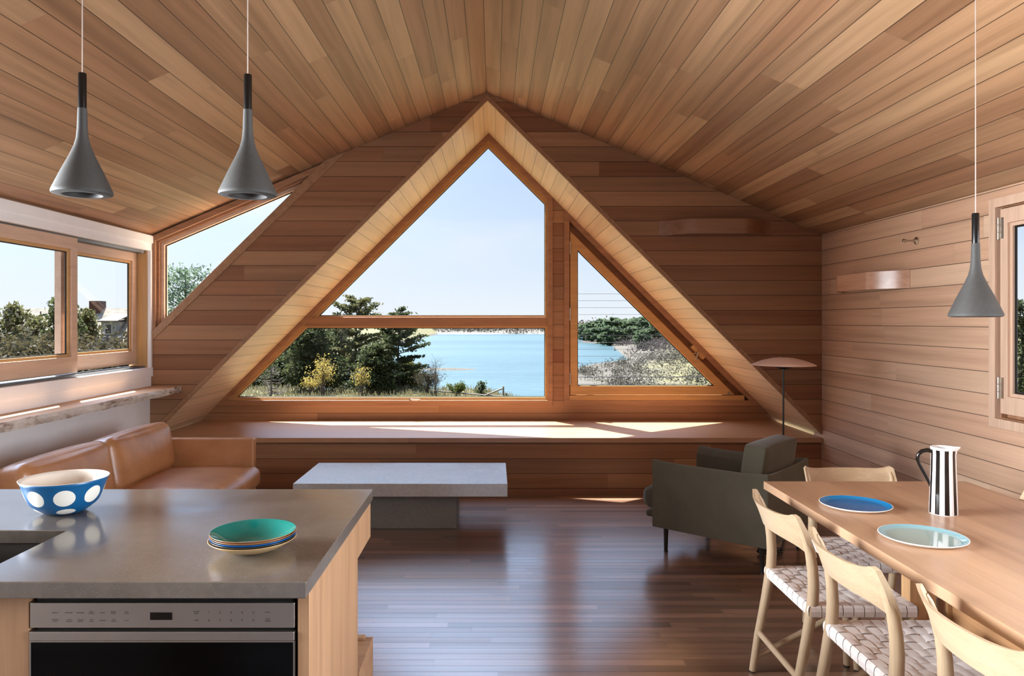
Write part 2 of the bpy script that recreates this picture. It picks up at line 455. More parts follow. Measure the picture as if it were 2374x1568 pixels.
M_alu = plain('window_track_aluminium', srgb(120, 122, 124), 0.4, metal=0.8)

# ------------------------------------------------------------------ room shell
YF, YW = 6.46, 7.58      # front wall face, window wall face
YB = -3.5
o = MB().box(WL-0.15, WR+0.15, YB-0.15, YF+0.02, -0.12, 0).build('floor', M_floor); struct(o, 'reddish oak strip floor of the living room', 'floor')
def roof(xa, za, xb, zb, mat, y0, y1):
    m = MB(); m.prism('y', [(xa, za), (xb, zb), (xb, zb+0.14), (xa, za+0.14)], y0, y1); return m
ce = sroot('ceiling', 'sloped ceiling of cedar boards meeting at a ridge', 'ceiling')
roof(RIDGE_X, RIDGE_Z, WL-0.262, RIDGE_Z-SL*(RIDGE_X-WL+0.262), None, YB-0.3, YF+0.16).build('ceiling_left', M_ceil_l, ce)
roof(RIDGE_X, RIDGE_Z, WR+0.36, RIDGE_Z-SL*(WR-RIDGE_X+0.36), None, YB-0.3, YF+0.16).build('ceiling_right', M_ceil_r, ce)

AX, AZ = -0.056, 3.445          # apex of the triangular bay (inner edge of its trim)
TW = 0.053                      # trim height measured upright
def bay(z, w=0.0):              # half width of the bay at height z
    return AZ+w-z
# front wall, right and left of the bay
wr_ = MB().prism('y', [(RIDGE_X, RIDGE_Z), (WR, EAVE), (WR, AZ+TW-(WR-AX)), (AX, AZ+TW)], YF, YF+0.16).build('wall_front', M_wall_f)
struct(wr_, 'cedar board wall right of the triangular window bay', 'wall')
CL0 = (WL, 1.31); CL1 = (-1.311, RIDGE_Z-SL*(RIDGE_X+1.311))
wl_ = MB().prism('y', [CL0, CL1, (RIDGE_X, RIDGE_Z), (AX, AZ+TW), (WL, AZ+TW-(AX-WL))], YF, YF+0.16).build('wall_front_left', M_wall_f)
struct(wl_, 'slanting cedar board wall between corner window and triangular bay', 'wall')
# diagonal trims of the bay opening
zb = AZ-(AX-WL)
o = MB().prism('y', [(AX, AZ), (AX, AZ+TW), (WL+0.001, zb+TW), (WL+0.001, zb)], YF-0.008, YF+0.02).build('trim_1', M_trimd, bevel=0.002)
struct(o, 'left diagonal trim board edging the triangular bay', 'trim')
zb2 = AZ-(WR-AX)
o = MB().prism('y', [(AX, AZ), (WR-0.001, zb2), (WR-0.001, zb2+TW), (AX, AZ+TW)], YF-0.008, YF+0.02).build('trim_2', M_trimd, bevel=0.002)
struct(o, 'right diagonal trim board edging the triangular bay', 'trim')
# reveals (the sloping soffits of the bay)
bz = 0.475
o = MB().prism('y', [(AX, AZ), (AX-bay(bz-0.1), bz-0.1), (AX-bay(bz-0.1)-0.12, bz-0.1), (AX, AZ+0.12)], YF+0.02, YW+0.16).build('wall_bay_left', M_rev_l)
struct(o, 'left sloping soffit of cedar boards with painted-in light inside the bay', 'wall')
o = MB().prism('y', [(AX, AZ), (AX, AZ+0.12), (AX+bay(bz-0.1)+0.12, bz-0.1), (AX+bay(bz-0.1), bz-0.1)], YF+0.02, YW+0.16).build('wall_bay_right', M_rev_r)
struct(o, 'right sloping soffit of cedar boards with painted-in light inside the bay', 'wall')
# window wall pieces
K = YW/1700.0
def pw(px, py): return ((px-1145)*K, 1.5-(py-745)*K)
big = [pw(1132, 306), pw(1281.5, 455.5), pw(1281.5, 941), pw(494, 941)]
tri = [pw(1308, 482), pw(1767, 941), pw(1308, 941)]
zs = big[2][1]
m = MB()
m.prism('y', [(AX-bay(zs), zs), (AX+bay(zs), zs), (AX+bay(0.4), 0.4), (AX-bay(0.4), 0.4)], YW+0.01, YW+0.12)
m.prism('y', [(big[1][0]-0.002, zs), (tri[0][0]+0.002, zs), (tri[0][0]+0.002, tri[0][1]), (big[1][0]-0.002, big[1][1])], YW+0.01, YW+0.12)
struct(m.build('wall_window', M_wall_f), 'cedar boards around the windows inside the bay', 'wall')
# gable above outside, closing the shell beside the corner window
# left wall: plaster below and above the sliding window, and behind the viewer
WTH = 0.17
LW0, LW1, LZ0, LZ1 = 3.35, 6.43, 1.09, 2.17      # visible sliding window opening
VW0, VW1, VZ0, VZ1 = 0.1, 3.1, 1.1, 2.2         # unseen opening added for the left fill lamp
m = MB()
m.box(WL-WTH, WL, YB, YF+0.16, -0.05, LZ0)
m.box(WL-WTH, WL, YB, YF+0.16, LZ1+0.0, EAVE+0.07)
m.box(WL-WTH, WL, YB, VW0, LZ0, LZ1); m.box(WL-WTH, WL, VW1, LW0, LZ0, LZ1); m.box(WL-WTH, WL, LW1, YF, LZ0, LZ1)
struct(m.build('wall_left', M_white), 'white plaster wall with a long sliding window', 'wall')
# right wall with hinged window and an unseen opening added for the fill lamp
RW0, RW1, RZ0, RZ1 = 3.0, 4.21, 0.94, 2.155
QW0, QW1 = -1.45, 1.85
m = MB()
m.box(WR, WR+0.16, YB, YF+0.16, -0.05, RZ0); m.box(WR, WR+0.16, YB, YF+0.16, RZ1, EAVE+0.07)
m.box(WR, WR+0.16, YB, QW0, RZ0, RZ1); m.box(WR, WR+0.16, QW1, RW0, RZ0, RZ1); m.box(WR, WR+0.16, RW1+0.24, YF+0.16, RZ0, RZ1); m.box(WR, WR+0.018, RW1, RW1+0.24, RZ0, RZ1)
struct(m.build('wall_right', M_wall_r), 'cedar board wall with painted-in light, hinged window and hook', 'wall')
m = MB()
m.prism('y', [(WL, -0.05), (-2.5, -0.05), (-2.5, 2.45), (WL, EAVE)], YB-0.12, YB)
m.prism('y', [(2.3, -0.05), (WR, -0.05), (WR, EAVE), (2.3, 2.45)], YB-0.12, YB)
m.prism('y', [(-2.5, -0.05), (2.3, -0.05), (2.3, 0.45), (-2.5, 0.45)], YB-0.12, YB)
m.prism('y', [(-2.5, 2.42), (2.3, 2.42), (RIDGE_X, RIDGE_Z+0.02)], YB-0.12, YB)
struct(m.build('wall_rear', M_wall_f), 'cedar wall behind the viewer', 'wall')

# ------------------------------------------------------------------ windows
# big window of the bay
w1 = sroot('window_1', 'large pointed picture window facing the bay of water', 'window')
st = inset(big, [0.057, 0.05, 0.055, 0.057]); gl = inset(st, [0.048, 0.024, 0.032, 0.048])
MB().ring('y', big, st, YW-0.004, YW+0.12).build('casing', M_trim['x'], w1, bevel=0.003)
mz0, mz1 = pw(0, 757)[1], pw(0, 736)[1]
MB().ring('y', st, inset(st, [0.020, 0.010, 0.014, 0.020]), YW+0.018, YW+0.12).build('stop', M_sash['x'], w1, bevel=0.002)
def clip_top(poly, z, below):
    out = []
    n = len(poly)
    for i in range(n):
        a, b = poly[i], poly[(i+1) % n]
        ina = (a[1] <= z) if below else (a[1] >= z); inb = (b[1] <= z) if below else (b[1] >= z)
        if ina: out.append(a)
        if ina != inb:
            t = (z-a[1])/(b[1]-a[1]); out.append((a[0]+t*(b[0]-a[0]), z))
    return out
st2 = inset(st, [0.020, 0.010, 0.014, 0.020])
lo = clip_top(st2, mz0, True); up = clip_top(st2, mz1, False)
MB().prism('y', clip_top(clip_top(st2, mz1, True), mz0, False), YW+0.012, YW+0.12).build('mullion', M_trim['x'], w1, bevel=0.003)
for poly, nm in ((lo, 'lower_sash'), (up, 'upper_sash')):
    n_ = len(poly); ws = []
    for i in range(n_):
        a, b = poly[i], poly[(i+1) % n_]
        if abs(a[1]-b[1]) < 1e-4: ws.append(0.016)
        elif abs(a[0]-b[0]) < 1e-4: ws.append(0.016)
        else: ws.append(0.028)
    g_ = inset(poly, ws)
    f_ = MB().ring('y', poly, g_, YW+0.03, YW+0.10).build(nm, M_sash['x'], w1, bevel=0.002)
    MB().ring('y', g_, inset(g_, 0.007), YW+0.058, YW+0.066).build('gasket', M_black, f_)
    MB().prism('y', inset(g_, -0.003), YW+0.062, YW+0.066).build('pane', M_glass, f_)
h_ = MB(); hx = (962-1145)*K; hz = zs+0.062
h_.tube([(hx-0.05, YW-0.002, hz), (hx-0.03, YW-0.02, hz+0.006), (hx+0.03, YW-0.022, hz+0.002), (hx+0.055, YW-0.012, hz-0.004)], 0.006, 8)
h_.box(hx-0.06, hx-0.035, YW-0.008, YW+0.004, hz-0.01, hz+0.012)
h_.build('crank_handle', M_nickel, w1, smooth=True)
# triangular hinged window
w2 = sroot('window_2', 'triangular hinged window in the right corner of the bay', 'window')
ti = inset(tri, [0.055, 0.055, 0.055])
MB().ring('y', tri, ti, YW-0.004, YW+0.03).build('casing', M_trim['x'], w2, bevel=0.003)
MB().ring('y', inset(tri, 0.03), ti, YW+0.03, YW+0.14).build('jamb', M_trim['z'], w2)
sx = pw(1322, 0)[0]
sash = [pw(1322, 536), pw(1704, 916), pw(1322, 916)]
sg = inset(sash, [0.083, 0.094, 0.076])
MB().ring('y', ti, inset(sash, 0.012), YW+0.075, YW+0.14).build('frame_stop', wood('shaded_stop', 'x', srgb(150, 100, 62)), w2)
s_ = MB().ring('y', sash, sg, YW+0.004, YW+0.062).build('sash', M_sash['x'], w2, bevel=0.003)
MB().ring('y', sg, inset(sg, 0.008), YW+0.03, YW+0.04).build('gasket', M_black, s_)
MB().prism('y', inset(sg, -0.004), YW+0.033, YW+0.038).build('pane', M_glass, s_)
for zz in (pw(0, 575)[1], pw(0, 729)[1], pw(0, 878)[1]):
    MB().tube([(sx, YW-0.004, zz-0.065), (sx, YW-0.004, zz+0.065)], 0.008, 10).build('hinge', M_nickel, w2, smooth=True)
MB().box(ti[0][0], ti[1][0]-0.05, YW+0.0, YW+0.07, ti[2][1]-0.002, sash[2][1]-0.006).build('sill_rail', M_sash['x'], w2, bevel=0.002)
bx, bz_ = pw(1618, 818)
d_ = Vector((S45, 0, -S45)); q_ = Vector((S45, 0, S45))
m = MB()
for a, b in ((-0.09, 0.09),):
    c0 = Vector((bx, 0, bz_))+q_*0.01
    pts = [c0+d_*a-q_*0.022, c0+d_*b-q_*0.022, c0+d_*b+q_*0.03, c0+d_*a+q_*0.03]
    m.prism('y', [(p.x, p.z) for p in pts], YW+0.004, YW+0.09)
m.build('strike_block', M_sash['x'], w2, bevel=0.003)
c0 = Vector((bx, YW, bz_))-q_*0.02
m = MB().tube([c0+Vector((0.01, 0.01, 0.015)), c0+Vector((0.005, -0.02, 0.012)), c0+Vector((0.0, -0.03, -0.01)), c0+Vector((-0.012, -0.025, -0.055))], [0.012, 0.012, 0.010, 0.012], 10)
m.tube([c0+Vector((-0.03, 0.0, 0.0)), c0+Vector((0.03, 0.0, 0.02))], 0.010, 8)
m.build('latch', M_nickel, w2, smooth=True)
px_, pz_ = pw(1690, 912)
MB().tube([(px_, YW+0.005, pz_), (px_, YW-0.02, pz_)], [0.016, 0.013], 12).build('stay_pin', M_nickel, w2, smooth=True)
# cable railing outside that window
cr = thing('cable_railing', 'thin horizontal steel cables stretched outside the triangular window', 'railing', (1.6, YW+0.5, 0))
xa, xb_ = 0.70, 2.62
for k in range(16):
    zz = 0.655+k*0.0765
    r = 0.0017 if k != 3 else 0.0045
    MB().tube([(xa, YW+0.5, zz), (xb_, YW+0.5, zz)], r, 6).build('cable', M_dark, cr, smooth=True, world=True)
for xx in (xa, xb_):
    MB().box(xx-0.02, xx+0.02, YW+0.48, YW+0.52, -0.1, 1.9).build('post', M_dark, cr, world=True)
# balcony slab that carries the railing
o = MB().box(0.3, 2.9, YW+0.16, YW+0.62, -0.22, -0.1).build('trim_3', M_trim['x']); struct(o, 'narrow timber ledge outside the triangular window', 'ledge')

# corner window in the front wall (slanted)
w3 = sroot('window_3', 'slanted corner window under the left ceiling slope', 'window')
cl = [(WL+0.012, 1.36), (WL+0.012, RIDGE_Z-SL*(RIDGE_X-WL-0.012)-0.012), (CL1[0]-0.01, RIDGE_Z-SL*(RIDGE_X-CL1[0]+0.01)-0.012)]
c1 = inset(cl, [0.036, 0.052, 0.03]); c2 = inset(c1, [0.022, 0.022, 0.004]); c3 = inset(c2, [0.03, 0.03, 0.004])
MB().ring('y', cl, c1, YF-0.004, YF+0.15).build('casing', M_trim['x'], w3, bevel=0.003)
MB().ring('y', c1, c2, YF+0.028, YF+0.15).build('frame', M_trim['x'], w3, bevel=0.003)
s_ = MB().ring('y', c2, c3, YF+0.055, YF+0.13).build('sash', M_sashl['x'], w3, bevel=0.003)
MB().ring('y', c3, inset(c3, 0.008), YF+0.084, YF+0.094).build('gasket', M_black, s_)
MB().prism('y', inset(c3, -0.003), YF+0.088, YF+0.092).build('pane', M_glass, s_)
dx_, dz_ = CL1[0]-CL0[0], CL1[1]-CL0[1]; l_ = math.hypot(dx_, dz_); ux, uz = dx_/l_, dz_/l_
q = lambda s, t: (CL0[0]+ux*s-uz*t, CL0[1]+uz*s+ux*t)
o = MB().prism('y', [(WL+0.001, CL0[1]-0.004), (CL1[0]+0.01, CL1[1]+0.002), (q(l_, 0.058)[0]-0.03, q(l_, 0.058)[1]-0.006), (WL+0.001, CL0[1]+0.082)], YF-0.012, YF+0.10).build('trim_4', M_trimd, bevel=0.003)
struct(o, 'diagonal cedar trim below the slanted corner window', 'trim')

# sliding window on the left wall (painted casing, two sashes)
w4 = sroot('window_4', 'long sliding window with two wooden sashes above the ledge', 'window')
MB().box(WL-0.03, WL+0.022, VW1+0.3, LW1+0.028, LZ1-0.052, EAVE-0.012).build('head_casing', M_white, w4, bevel=0.003)
MB().box(WL-0.02, WL+0.034, VW1+0.3, YF-0.004, EAVE-0.075, EAVE-0.01).build('head_trim', M_white, w4, bevel=0.003)
MB().box(WL-0.10, WL+0.024, LW1-0.006, LW1+0.026, LZ0-0.012, LZ1-0.05).build('side_casing', M_white, w4, bevel=0.002)
MB().box(WL-0.16, WL+0.03, VW1+0.3, LW1+0.028, LZ0-0.075, LZ0+0.004).build('sill_casing', M_white, w4, bevel=0.003)
MB().box(WL-0.16, WL-0.005, LW1-0.02, LW1-0.004, LZ0, LZ1-0.05).build('jamb', M_sash['z'], w4)
m = MB()
for xx in (WL-0.025, WL-0.055, WL-0.085, WL-0.125):
    m.box(xx-0.006, xx+0.006, LW0, LW1-0.02, LZ0+0.002, LZ0+0.02); m.box(xx-0.006, xx+0.006, LW0, LW1-0.02, LZ1-0.078, LZ1-0.05)
m.build('track', M_alu, w4)
def slider(y0, y1, x0, x1, name, z0=1.128, z1=2.105, rail=0.115, top=0.085, stile=0.075):
    outer = [(y0, z0), (y1, z0), (y1, z1), (y0, z1)]
    inner = [(y0+stile, z0+rail), (y1-stile, z0+rail), (y1-stile, z1-top), (y0+stile, z1-top)]
    s = MB().ring('x', outer, inner, x0, x1).build(name, M_sashl['y'], w4, bevel=0.003)
    MB().ring('x', inner, inset(inner, 0.02), x0+0.008, x1-0.014).build('bead', M_sash['y'], s, bevel=0.002)
    g = inset(inner, 0.02)
    MB().ring('x', g, inset(g, 0.007), x0+0.014, x0+0.022).build('gasket', M_dark, s)
    MB().prism('x', inset(g, -0.004), x0+0.016, x0+0.020).build('pane', M_glass, s)
slider(3.4, 5.36, WL-0.062, WL-0.012, 'near_sash')
slider(5.28, 6.405, WL-0.135, WL-0.088, 'far_sash')
o = MB().box(WL, WL+0.014, VW1+0.3, YF-0.004, 0.93, LZ0-0.075).build('trim_5', M_white, bevel=0.002); struct(o, 'white board between sliding window and ledge', 'trim')

# hinged window in the right wall
w5 = sroot('window_5', 'tall hinged window with pale casing at the right edge', 'window')
oo = [(RW0-0.048, RZ0-0.048), (RW1+0.048, RZ0-0.048), (RW1+0.048, RZ1+0.048), (RW0-0.048, RZ1+0.048)]
ii = inset(oo, 0.052)
MB().ring('x', oo, ii, WR-0.018, WR+0.02).build('casing', M_sashl['z'], w5, bevel=0.002)
MB().ring('x', inset(oo, 0.045), inset(ii, 0.004), WR+0.0185, WR+0.05).build('jamb', M_trim['z'], w5)
so = inset(ii, [0.03, 0.02, 0.012, 0.03]); sgi = inset(so, [0.10, 0.058, 0.085, 0.058])
s_ = MB().ring('x', so, sgi, WR+0.0, WR+0.05).build('sash', M_sashl['z'], w5, bevel=0.003)
MB().ring('x', inset(ii, -0.01), inset(so, 0.008), WR+0.052, WR+0.06).build('frame_stop', M_trim['z'], w5)
g2 = inset(sgi, 0.02)
MB().ring('x', sgi, g2, WR+0.014, WR+0.045).build('bead', M_sashl['z'], s_, bevel=0.002)
MB().ring('x', g2, inset(g2, 0.01), WR+0.028, WR+0.036).build('gasket', M_black, s_)
MB().prism('x', inset(g2, -0.003), WR+0.03, WR+0.034).build('pane', M_glass, s_)
for zz in (2.03, 1.12):
    m = MB()
    for k in range(3): m.tube([(WR-0.004, so[1][0]+0.008, zz-0.062+k*0.042), (WR-0.004, so[1][0]+0.008, zz-0.024+k*0.042)], 0.009, 10)
    m.box(WR-0.002, WR+0.001, so[1][0]-0.03, so[1][0]+0.008, zz-0.06, zz+0.06)
    m.build('hinge', M_nickel, w5, smooth=True)

# ------------------------------------------------------------------ built-in bench in the bay
bn = thing('window_bench', 'long built-in cedar bench filling the bay under the pointed window', 'bench', (-0.07, 6.9, 0))
MB().box(WL+0.004, WR-0.004, YF-0.022, YW+0.008, 0.433, 0.475).build('bench_top', M_bench, bn, bevel=0.003, world=True)
MB().box(WL+0.004, WR-0.004, YF+0.008, YF+0.06, 0.0, 0.433).build('front_panel', M_wall_f, bn, world=True)
for i_ in bn.children: i_.data.update()

# live-edge ledge on the left wall
def ledge_mat():
    t = NT('weathered_edge'); P = t.obj()
    mp = t.node('ShaderNodeMapping'); mp.inputs['Scale'].default_value = (1.0, 0.3, 1.0); t.l.new(P, mp.inputs[0])
    a = t.noise(mp.outputs[0], 11.0, 6, 0.6, 0.8); b = t.noise(mp.outputs[0], 60.0, 4)
    f = t.math('ADD', t.math('MULTIPLY', a, 0.6), t.math('MULTIPLY', b, 0.4))
    t.l.new(t.ramp(f, [(0.36, srgb(96, 74, 60)), (0.43, srgb(160, 142, 128)), (0.52, srgb(202, 192, 182)), (0.7, srgb(218, 212, 204))]), t.b.inputs['Base Color'])
    t.b.inputs['Roughness'].default_value = 0.85; t.bump(f, 0.5, 0.01); return t.m
M_edge = ledge_mat()
M_ledge = wood('ledge_top', 'y', srgb(206, 158, 116), rough=0.5)
random.seed(4)
sh = thing('wall_ledge', 'thick wooden wall ledge with rough weathered front edge above sofa', 'shelf', (WL+0.14, 5.0, 0.9))
n_ = 70; Y0, Y1 = 2.4, YF-0.004
ph = [random.uniform(0, 6.28) for _ in range(6)]
def wob(y, k): return 0.006*math.sin(y*5.1+ph[k])+0.004*math.sin(y*13.7+ph[k+1])+0.003*math.sin(y*31+ph[k+2])
m = MB()
vs = []
for i in range(n_+1):
    y = Y0+(Y1-Y0)*i/n_
    vs += [(WL+0.002, y, 0.93), (WL+0.272+wob(y, 0), y, 0.93), (WL+0.278+wob(y, 2), y, 0.908), (WL+0.268+wob(y, 3), y, 0.872+0.4*wob(y, 1)), (WL+0.002, y, 0.873)]
fs = []
for i in range(n_):
    for k in range(5):
        k2 = (k+1) % 5
        m.cur = 1 if k in (1, 2) else 0
        m.f.append([i*5+k, i*5+k2, (i+1)*5+k2, (i+1)*5+k]); m.mi.append(m.cur)
m.v = vs; m.f.append([0, 1, 2, 3, 4]); m.mi.append(0); m.f.append([n_*5+k for k in (4, 3, 2, 1, 0)]); m.mi.append(0)
m.build('board', [M_ledge, M_edge], sh, world=True)

# ------------------------------------------------------------------ wall lights, hook, pendants, floor lamp
def sstep(t): t = max(0, min(1, t)); return t*t*(3-2*t)
M_sc_f = wood('bent_wood_warm', 'x', srgb(142, 98, 70), rough=0.3, spec=0.6, coat=0.8)
M_sc_r = wood('bent_wood_pale', 'y', srgb(200, 154, 126), rough=0.34, spec=0.6, coat=0.8)
s1 = thing('wall_light', 'bent wood strip light bulging from dark boards above the bay', 'wall light', (1.93, YF, 2.32), group='bent wood wall lights')
def bump1(t): return 0.004+0.165*sstep(t/0.28)*sstep((1-t)/0.28)
m = MB().grid(lambda u, v: (1.452+0.985*u, YF-bump1(u), 2.254+0.128*v), 40, 2, lambda u, v: (0, 0.004, 0))
m.build('wood_band', M_sc_f, s1, smooth=True, world=True)
MB().box(1.75, 2.13, YF-0.03, YF, 2.275, 2.355).build('back_box', M_black, s1, world=True)
s2 = thing('wall_light', 'bent wood strip light on the right wall below the hook', 'wall light', (WR, 5.6, 1.8), group='bent wood wall lights')
m = MB().grid(lambda u, v: (WR-bump1(u), 5.09+1.0*u, 1.732+0.126*v), 40, 2, lambda u, v: (0.004, 0, 0))
m.build('wood_band', M_sc_r, s2, smooth=True, world=True)
MB().box(WR-0.03, WR, 5.4, 5.78, 1.75, 1.83).build('back_box', M_black, s2, world=True)
hk = thing('coat_hook', 'small satin metal wall hook on the right wall', 'hook', (WR, 5.01, 2.05))
rx = Matrix.Rotation(-R90, 4, 'Y')
MB().lathe([(0, 0), (0.026, 0), (0.026, 0.006), (0.012, 0.012), (0.0, 0.012)], 20).xf(rx).build('rosette', M_nickel, hk, smooth=True)
MB().lathe([(0.012, 0.01), (0.007, 0.03), (0.006, 0.06), (0.010, 0.075), (0.014, 0.085), (0.012, 0.094), (0.0, 0.098)], 16).xf(rx).build('peg', M_nickel, hk, smooth=True)

M_conc_l = concrete('pendant_concrete', srgb(48, 47, 45), srgb(62, 60, 58), (0.6, 0.8), 4.0)
M_cord = plain('white_cord', srgb(170, 156, 148), 0.6)
M_cap = plain('black_satin_cap', srgb(16, 16, 17), 0.3, metal=0.3)
def pendant(x, y, zrim, label):
    p = thing('pendant_lamp', label, 'pendant lamp', (x, y, zrim), group='concrete funnel pendants')
    pr = [(0.052, 0.006), (0.056, 0.0), (0.074, 0.0005), (0.0835, 0.003), (0.085, 0.008), (0.0835, 0.014), (0.058, 0.072), (0.036, 0.118), (0.0235, 0.148), (0.0175, 0.172), (0.0148, 0.20), (0.0138, 0.235), (0.0130, 0.262), (0.0120, 0.262), (0.0, 0.262)]
    inn = [(0.0, 0.12), (0.03, 0.115), (0.046, 0.06), (0.052, 0.006)]
    MB().lathe(inn+pr, 56).build('shade', M_conc_l, p, smooth=True)
    MB().lathe([(0, 0.262), (0.0118, 0.262), (0.0118, 0.367), (0.0105, 0.369), (0, 0.369)], 24).build('cap', M_cap, p, smooth=True)
    zc = RIDGE_Z-SL*abs(x-RIDGE_X)
    MB().tube([(0, 0, 0.367), (0, 0, zc-zrim)], 0.0017, 8).build('cord', M_cord, p, smooth=True)
    MB().lathe([(0, zc-zrim-0.03), (0.03, zc-zrim-0.028), (0.032, zc-zrim+0.01)], 24).build('canopy', M_cap, p, smooth=True)
    MB().lathe([(0, 0.045), (0.02, 0.05), (0.026, 0.07), (0.016, 0.10), (0.0, 0.11)], 20).build('bulb', plain('frosted_bulb', srgb(225, 222, 215), 0.4), p, smooth=True)
pendant(-1.246, 2.22, 1.882, 'concrete funnel pendant on the far left above the polka dot bowl')
pendant(-0.745, 2.22, 1.878, 'concrete funnel pendant in front of the slanted corner window')
pendant(1.708, 2.60, 1.514, 'concrete funnel pendant hanging low over the dining table')

fl = thing('floor_lamp', 'floor lamp with shallow wooden dish shade behind the green armchair', 'floor lamp', (2.045, 5.18, 0))
M_shade = wood('shade_veneer', 'x', srgb(224, 190, 174), rough=0.4, spec=0.5, band=0.1)
MB().lathe([(0, 0.0), (0.165, 0.0), (0.166, 0.004), (0.15, 0.012), (0.05, 0.026), (0.012, 0.03), (0, 0.03)], 56).build('base', M_shade, fl, smooth=True)
MB().tube([(0, 0, 0.02), (0, 0, 1.19)], 0.0065, 12).build('pole', M_black, fl, smooth=True)
MB().lathe([(0, 1.246), (0.07, 1.2405), (0.14, 1.224), (0.19, 1.205), (0.215, 1.193), (0.218, 1.1895), (0.212, 1.191), (0.14, 1.214), (0.06, 1.229), (0, 1.233)], 64).build('shade', M_shade, fl, smooth=True)
MB().lathe([(0, 1.16), (0.03, 1.162), (0.055, 1.174), (0.078, 1.19), (0.078, 1.20), (0, 1.215)], 40).build('diffuser', M_black, fl, smooth=True)
MB().lathe([(0, 1.25), (0.012, 1.249), (0.012, 1.244), (0, 1.243)], 16).build('finial', M_black, fl, smooth=True)
cd = MB()
pts = []
for k in range(90):
    a = k*0.26; r = 0.055+0.018*math.sin(k*0.37)
    pts.append((1.772+r*1.15*math.cos(a), 4.72+r*0.8*math.sin(a), 0.006+0.00028*k+0.004*math.sin(k*0.9)**2))
pts += [(1.86, 4.78, 0.006), (1.93, 4.9, 0.006), (1.98, 5.02, 0.006), (2.0, 5.035, 0.006)]
o = cd.tube(pts, 0.0045, 8).build('power_cord', plain('black_cable', srgb(18, 17, 17), 0.25), smooth=True)
tag(o, 'coil of black lamp cable lying on the floor behind the armchair leg', 'cable')

# ------------------------------------------------------------------ kitchen island
M_cab = {a: wood('cabinet_wood_'+a, a, srgb(168, 130, 97), band=0.18, fine=0.08) for a in 'xyz'}
M_count = concrete('polished_concrete', srgb(70, 61, 53), srgb(116, 107, 97), (0.15, 0.28), 1.9, speck=0.14, ior=2.1)
CX0, CX1, CY0, CY1, CZ0, CZ1 = -2.25, -0.421, 1.644, 2.553, 0.878, 0.915
isl = thing('kitchen_island', 'pale wood kitchen island carrying the concrete worktop', 'island', (-1.3, 2.0, 0))
MB().prism('x', [(1.70, 0), (2.306, 0), (2.306, 0.752), (2.545, 0.752), (2.545, 0.877), (1.70, 0.877)], -0.455, -0.428).build('end_panel', M_cab['z'], isl, bevel=0.0015, world=True)
MB().box(-2.2, -1.078, 1.700, 1.722, 0.08, 0.877).build('front_panel', M_cab['z'], isl, bevel=0.001, world=True)
MB().box(-2.2, -0.455, 2.284, 2.306, 0.0, 0.877).build('back_panel', M_cab['z'], isl, world=True)
MB().box(-2.2, -0.455, 2.52, 2.545, 0.752, 0.877).build('apron', M_cab['x'], isl, world=True)
MB().box(-2.2, -2.18, 1.70, 2.306, 0, 0.877).build('side_panel', M_cab['z'], isl, world=True)
MB().box(-1.078, -0.455, 1.716, 1.74, 0.08, 0.33).build('lower_drawer', M_cab['x'], isl, bevel=0.0015, world=True)
fb = MB().box(-2.1, -0.4235, 2.309, 2.57, 0.0, 0.394).build('storage_box', M_cab['x'], isl, bevel=0.0015, world=True)
m = MB().box(-0.75, -0.449, 2.535, 2.565, 0.3945, 0.404); m.v = [(p[0]+1.3-1.3, p[1], p[2]) for p in m.v]
hp = m.build('lid_pull', M_cab['x'], isl, bevel=0.001, world=True)
m = MB().box(-1.078, -0.455, 1.79, 1.80, 0.33, 0.877)
m.build('cavity_back', M_black, isl, world=True)
ct = MB().ring('z', [(CX0, CY0), (CX1, CY0), (CX1, CY1), (CX0, CY1)], [(-1.74, 1.715), (-1.194, 1.715), (-1.194, 2.05), (-1.74, 2.05)], CZ0, CZ1).build('countertop', M_count, bevel=0.0025)
tag(ct, 'polished grey concrete worktop with a sink cut-out on the island', 'countertop')
sk = thing('sink', 'dark undermount sink basin set in the concrete worktop', 'sink', (-1.467, 1.88, 0.7))
M_sink = plain('dark_sink_steel', srgb(70, 64, 58), 0.45, metal=0.6)
m = MB().ring('z', [(-1.77, 1.69+0.036), (-1.165, 1.69+0.036), (-1.165, 2.075), (-1.77, 2.075)], [(-1.745, 1.74), (-1.19, 1.74), (-1.19, 2.055), (-1.745, 2.055)], 0.70, CZ0-0.0005)
m.box(-1.77, -1.165, 1.726, 2.075, 0.69, 0.70)
m.build('basin', M_sink, sk, world=True)
MB().lathe([(0, 0.004), (0.03, 0.004), (0.04, 0.0)], 24, (0, 0, 0)).build('drain', M_steel, sk, smooth=True)

# microwave drawer
ov = thing('built_in_oven', 'stainless built-in oven drawer with keypad and black glass in the island', 'oven', (-0.77, 1.70, 0.6))
OX0, OX1 = -1.0745, -0.4615
cp = MB().box(OX0, OX1, 1.698, 1.77, 0.7885, 0.8475).build('control_panel', M_steel, ov, bevel=0.002, world=True)
MB().box(OX0+0.01, OX1-0.006, 1.71, 1.788, 0.33, 0.866).build('housing', M_black, ov, world=True)
dr = MB().box(OX0, OX1, 1.698, 1.712, 0.40, 0.757).build('door', plain('oven_black_glass', srgb(4, 4, 4), 0.06, spec=0.15), ov, bevel=0.0015, world=True)
m = MB().ring('y', [(OX0-0.0005, 0.395), (OX1+0.0005, 0.395), (OX1+0.0005, 0.760), (OX0-0.0005, 0.760)], [(OX0+0.003, 0.40), (OX1-0.003, 0.40), (OX1-0.003, 0.7565), (OX0+0.003, 0.7565)], 1.6965, 1.713)
m.build('door_frame', M_steel, ov, world=True)
MB().box(OX0, OX1, 1.694, 1.718, 0.7605, 0.782).build('handle', M_steel, ov, bevel=0.002, world=True)
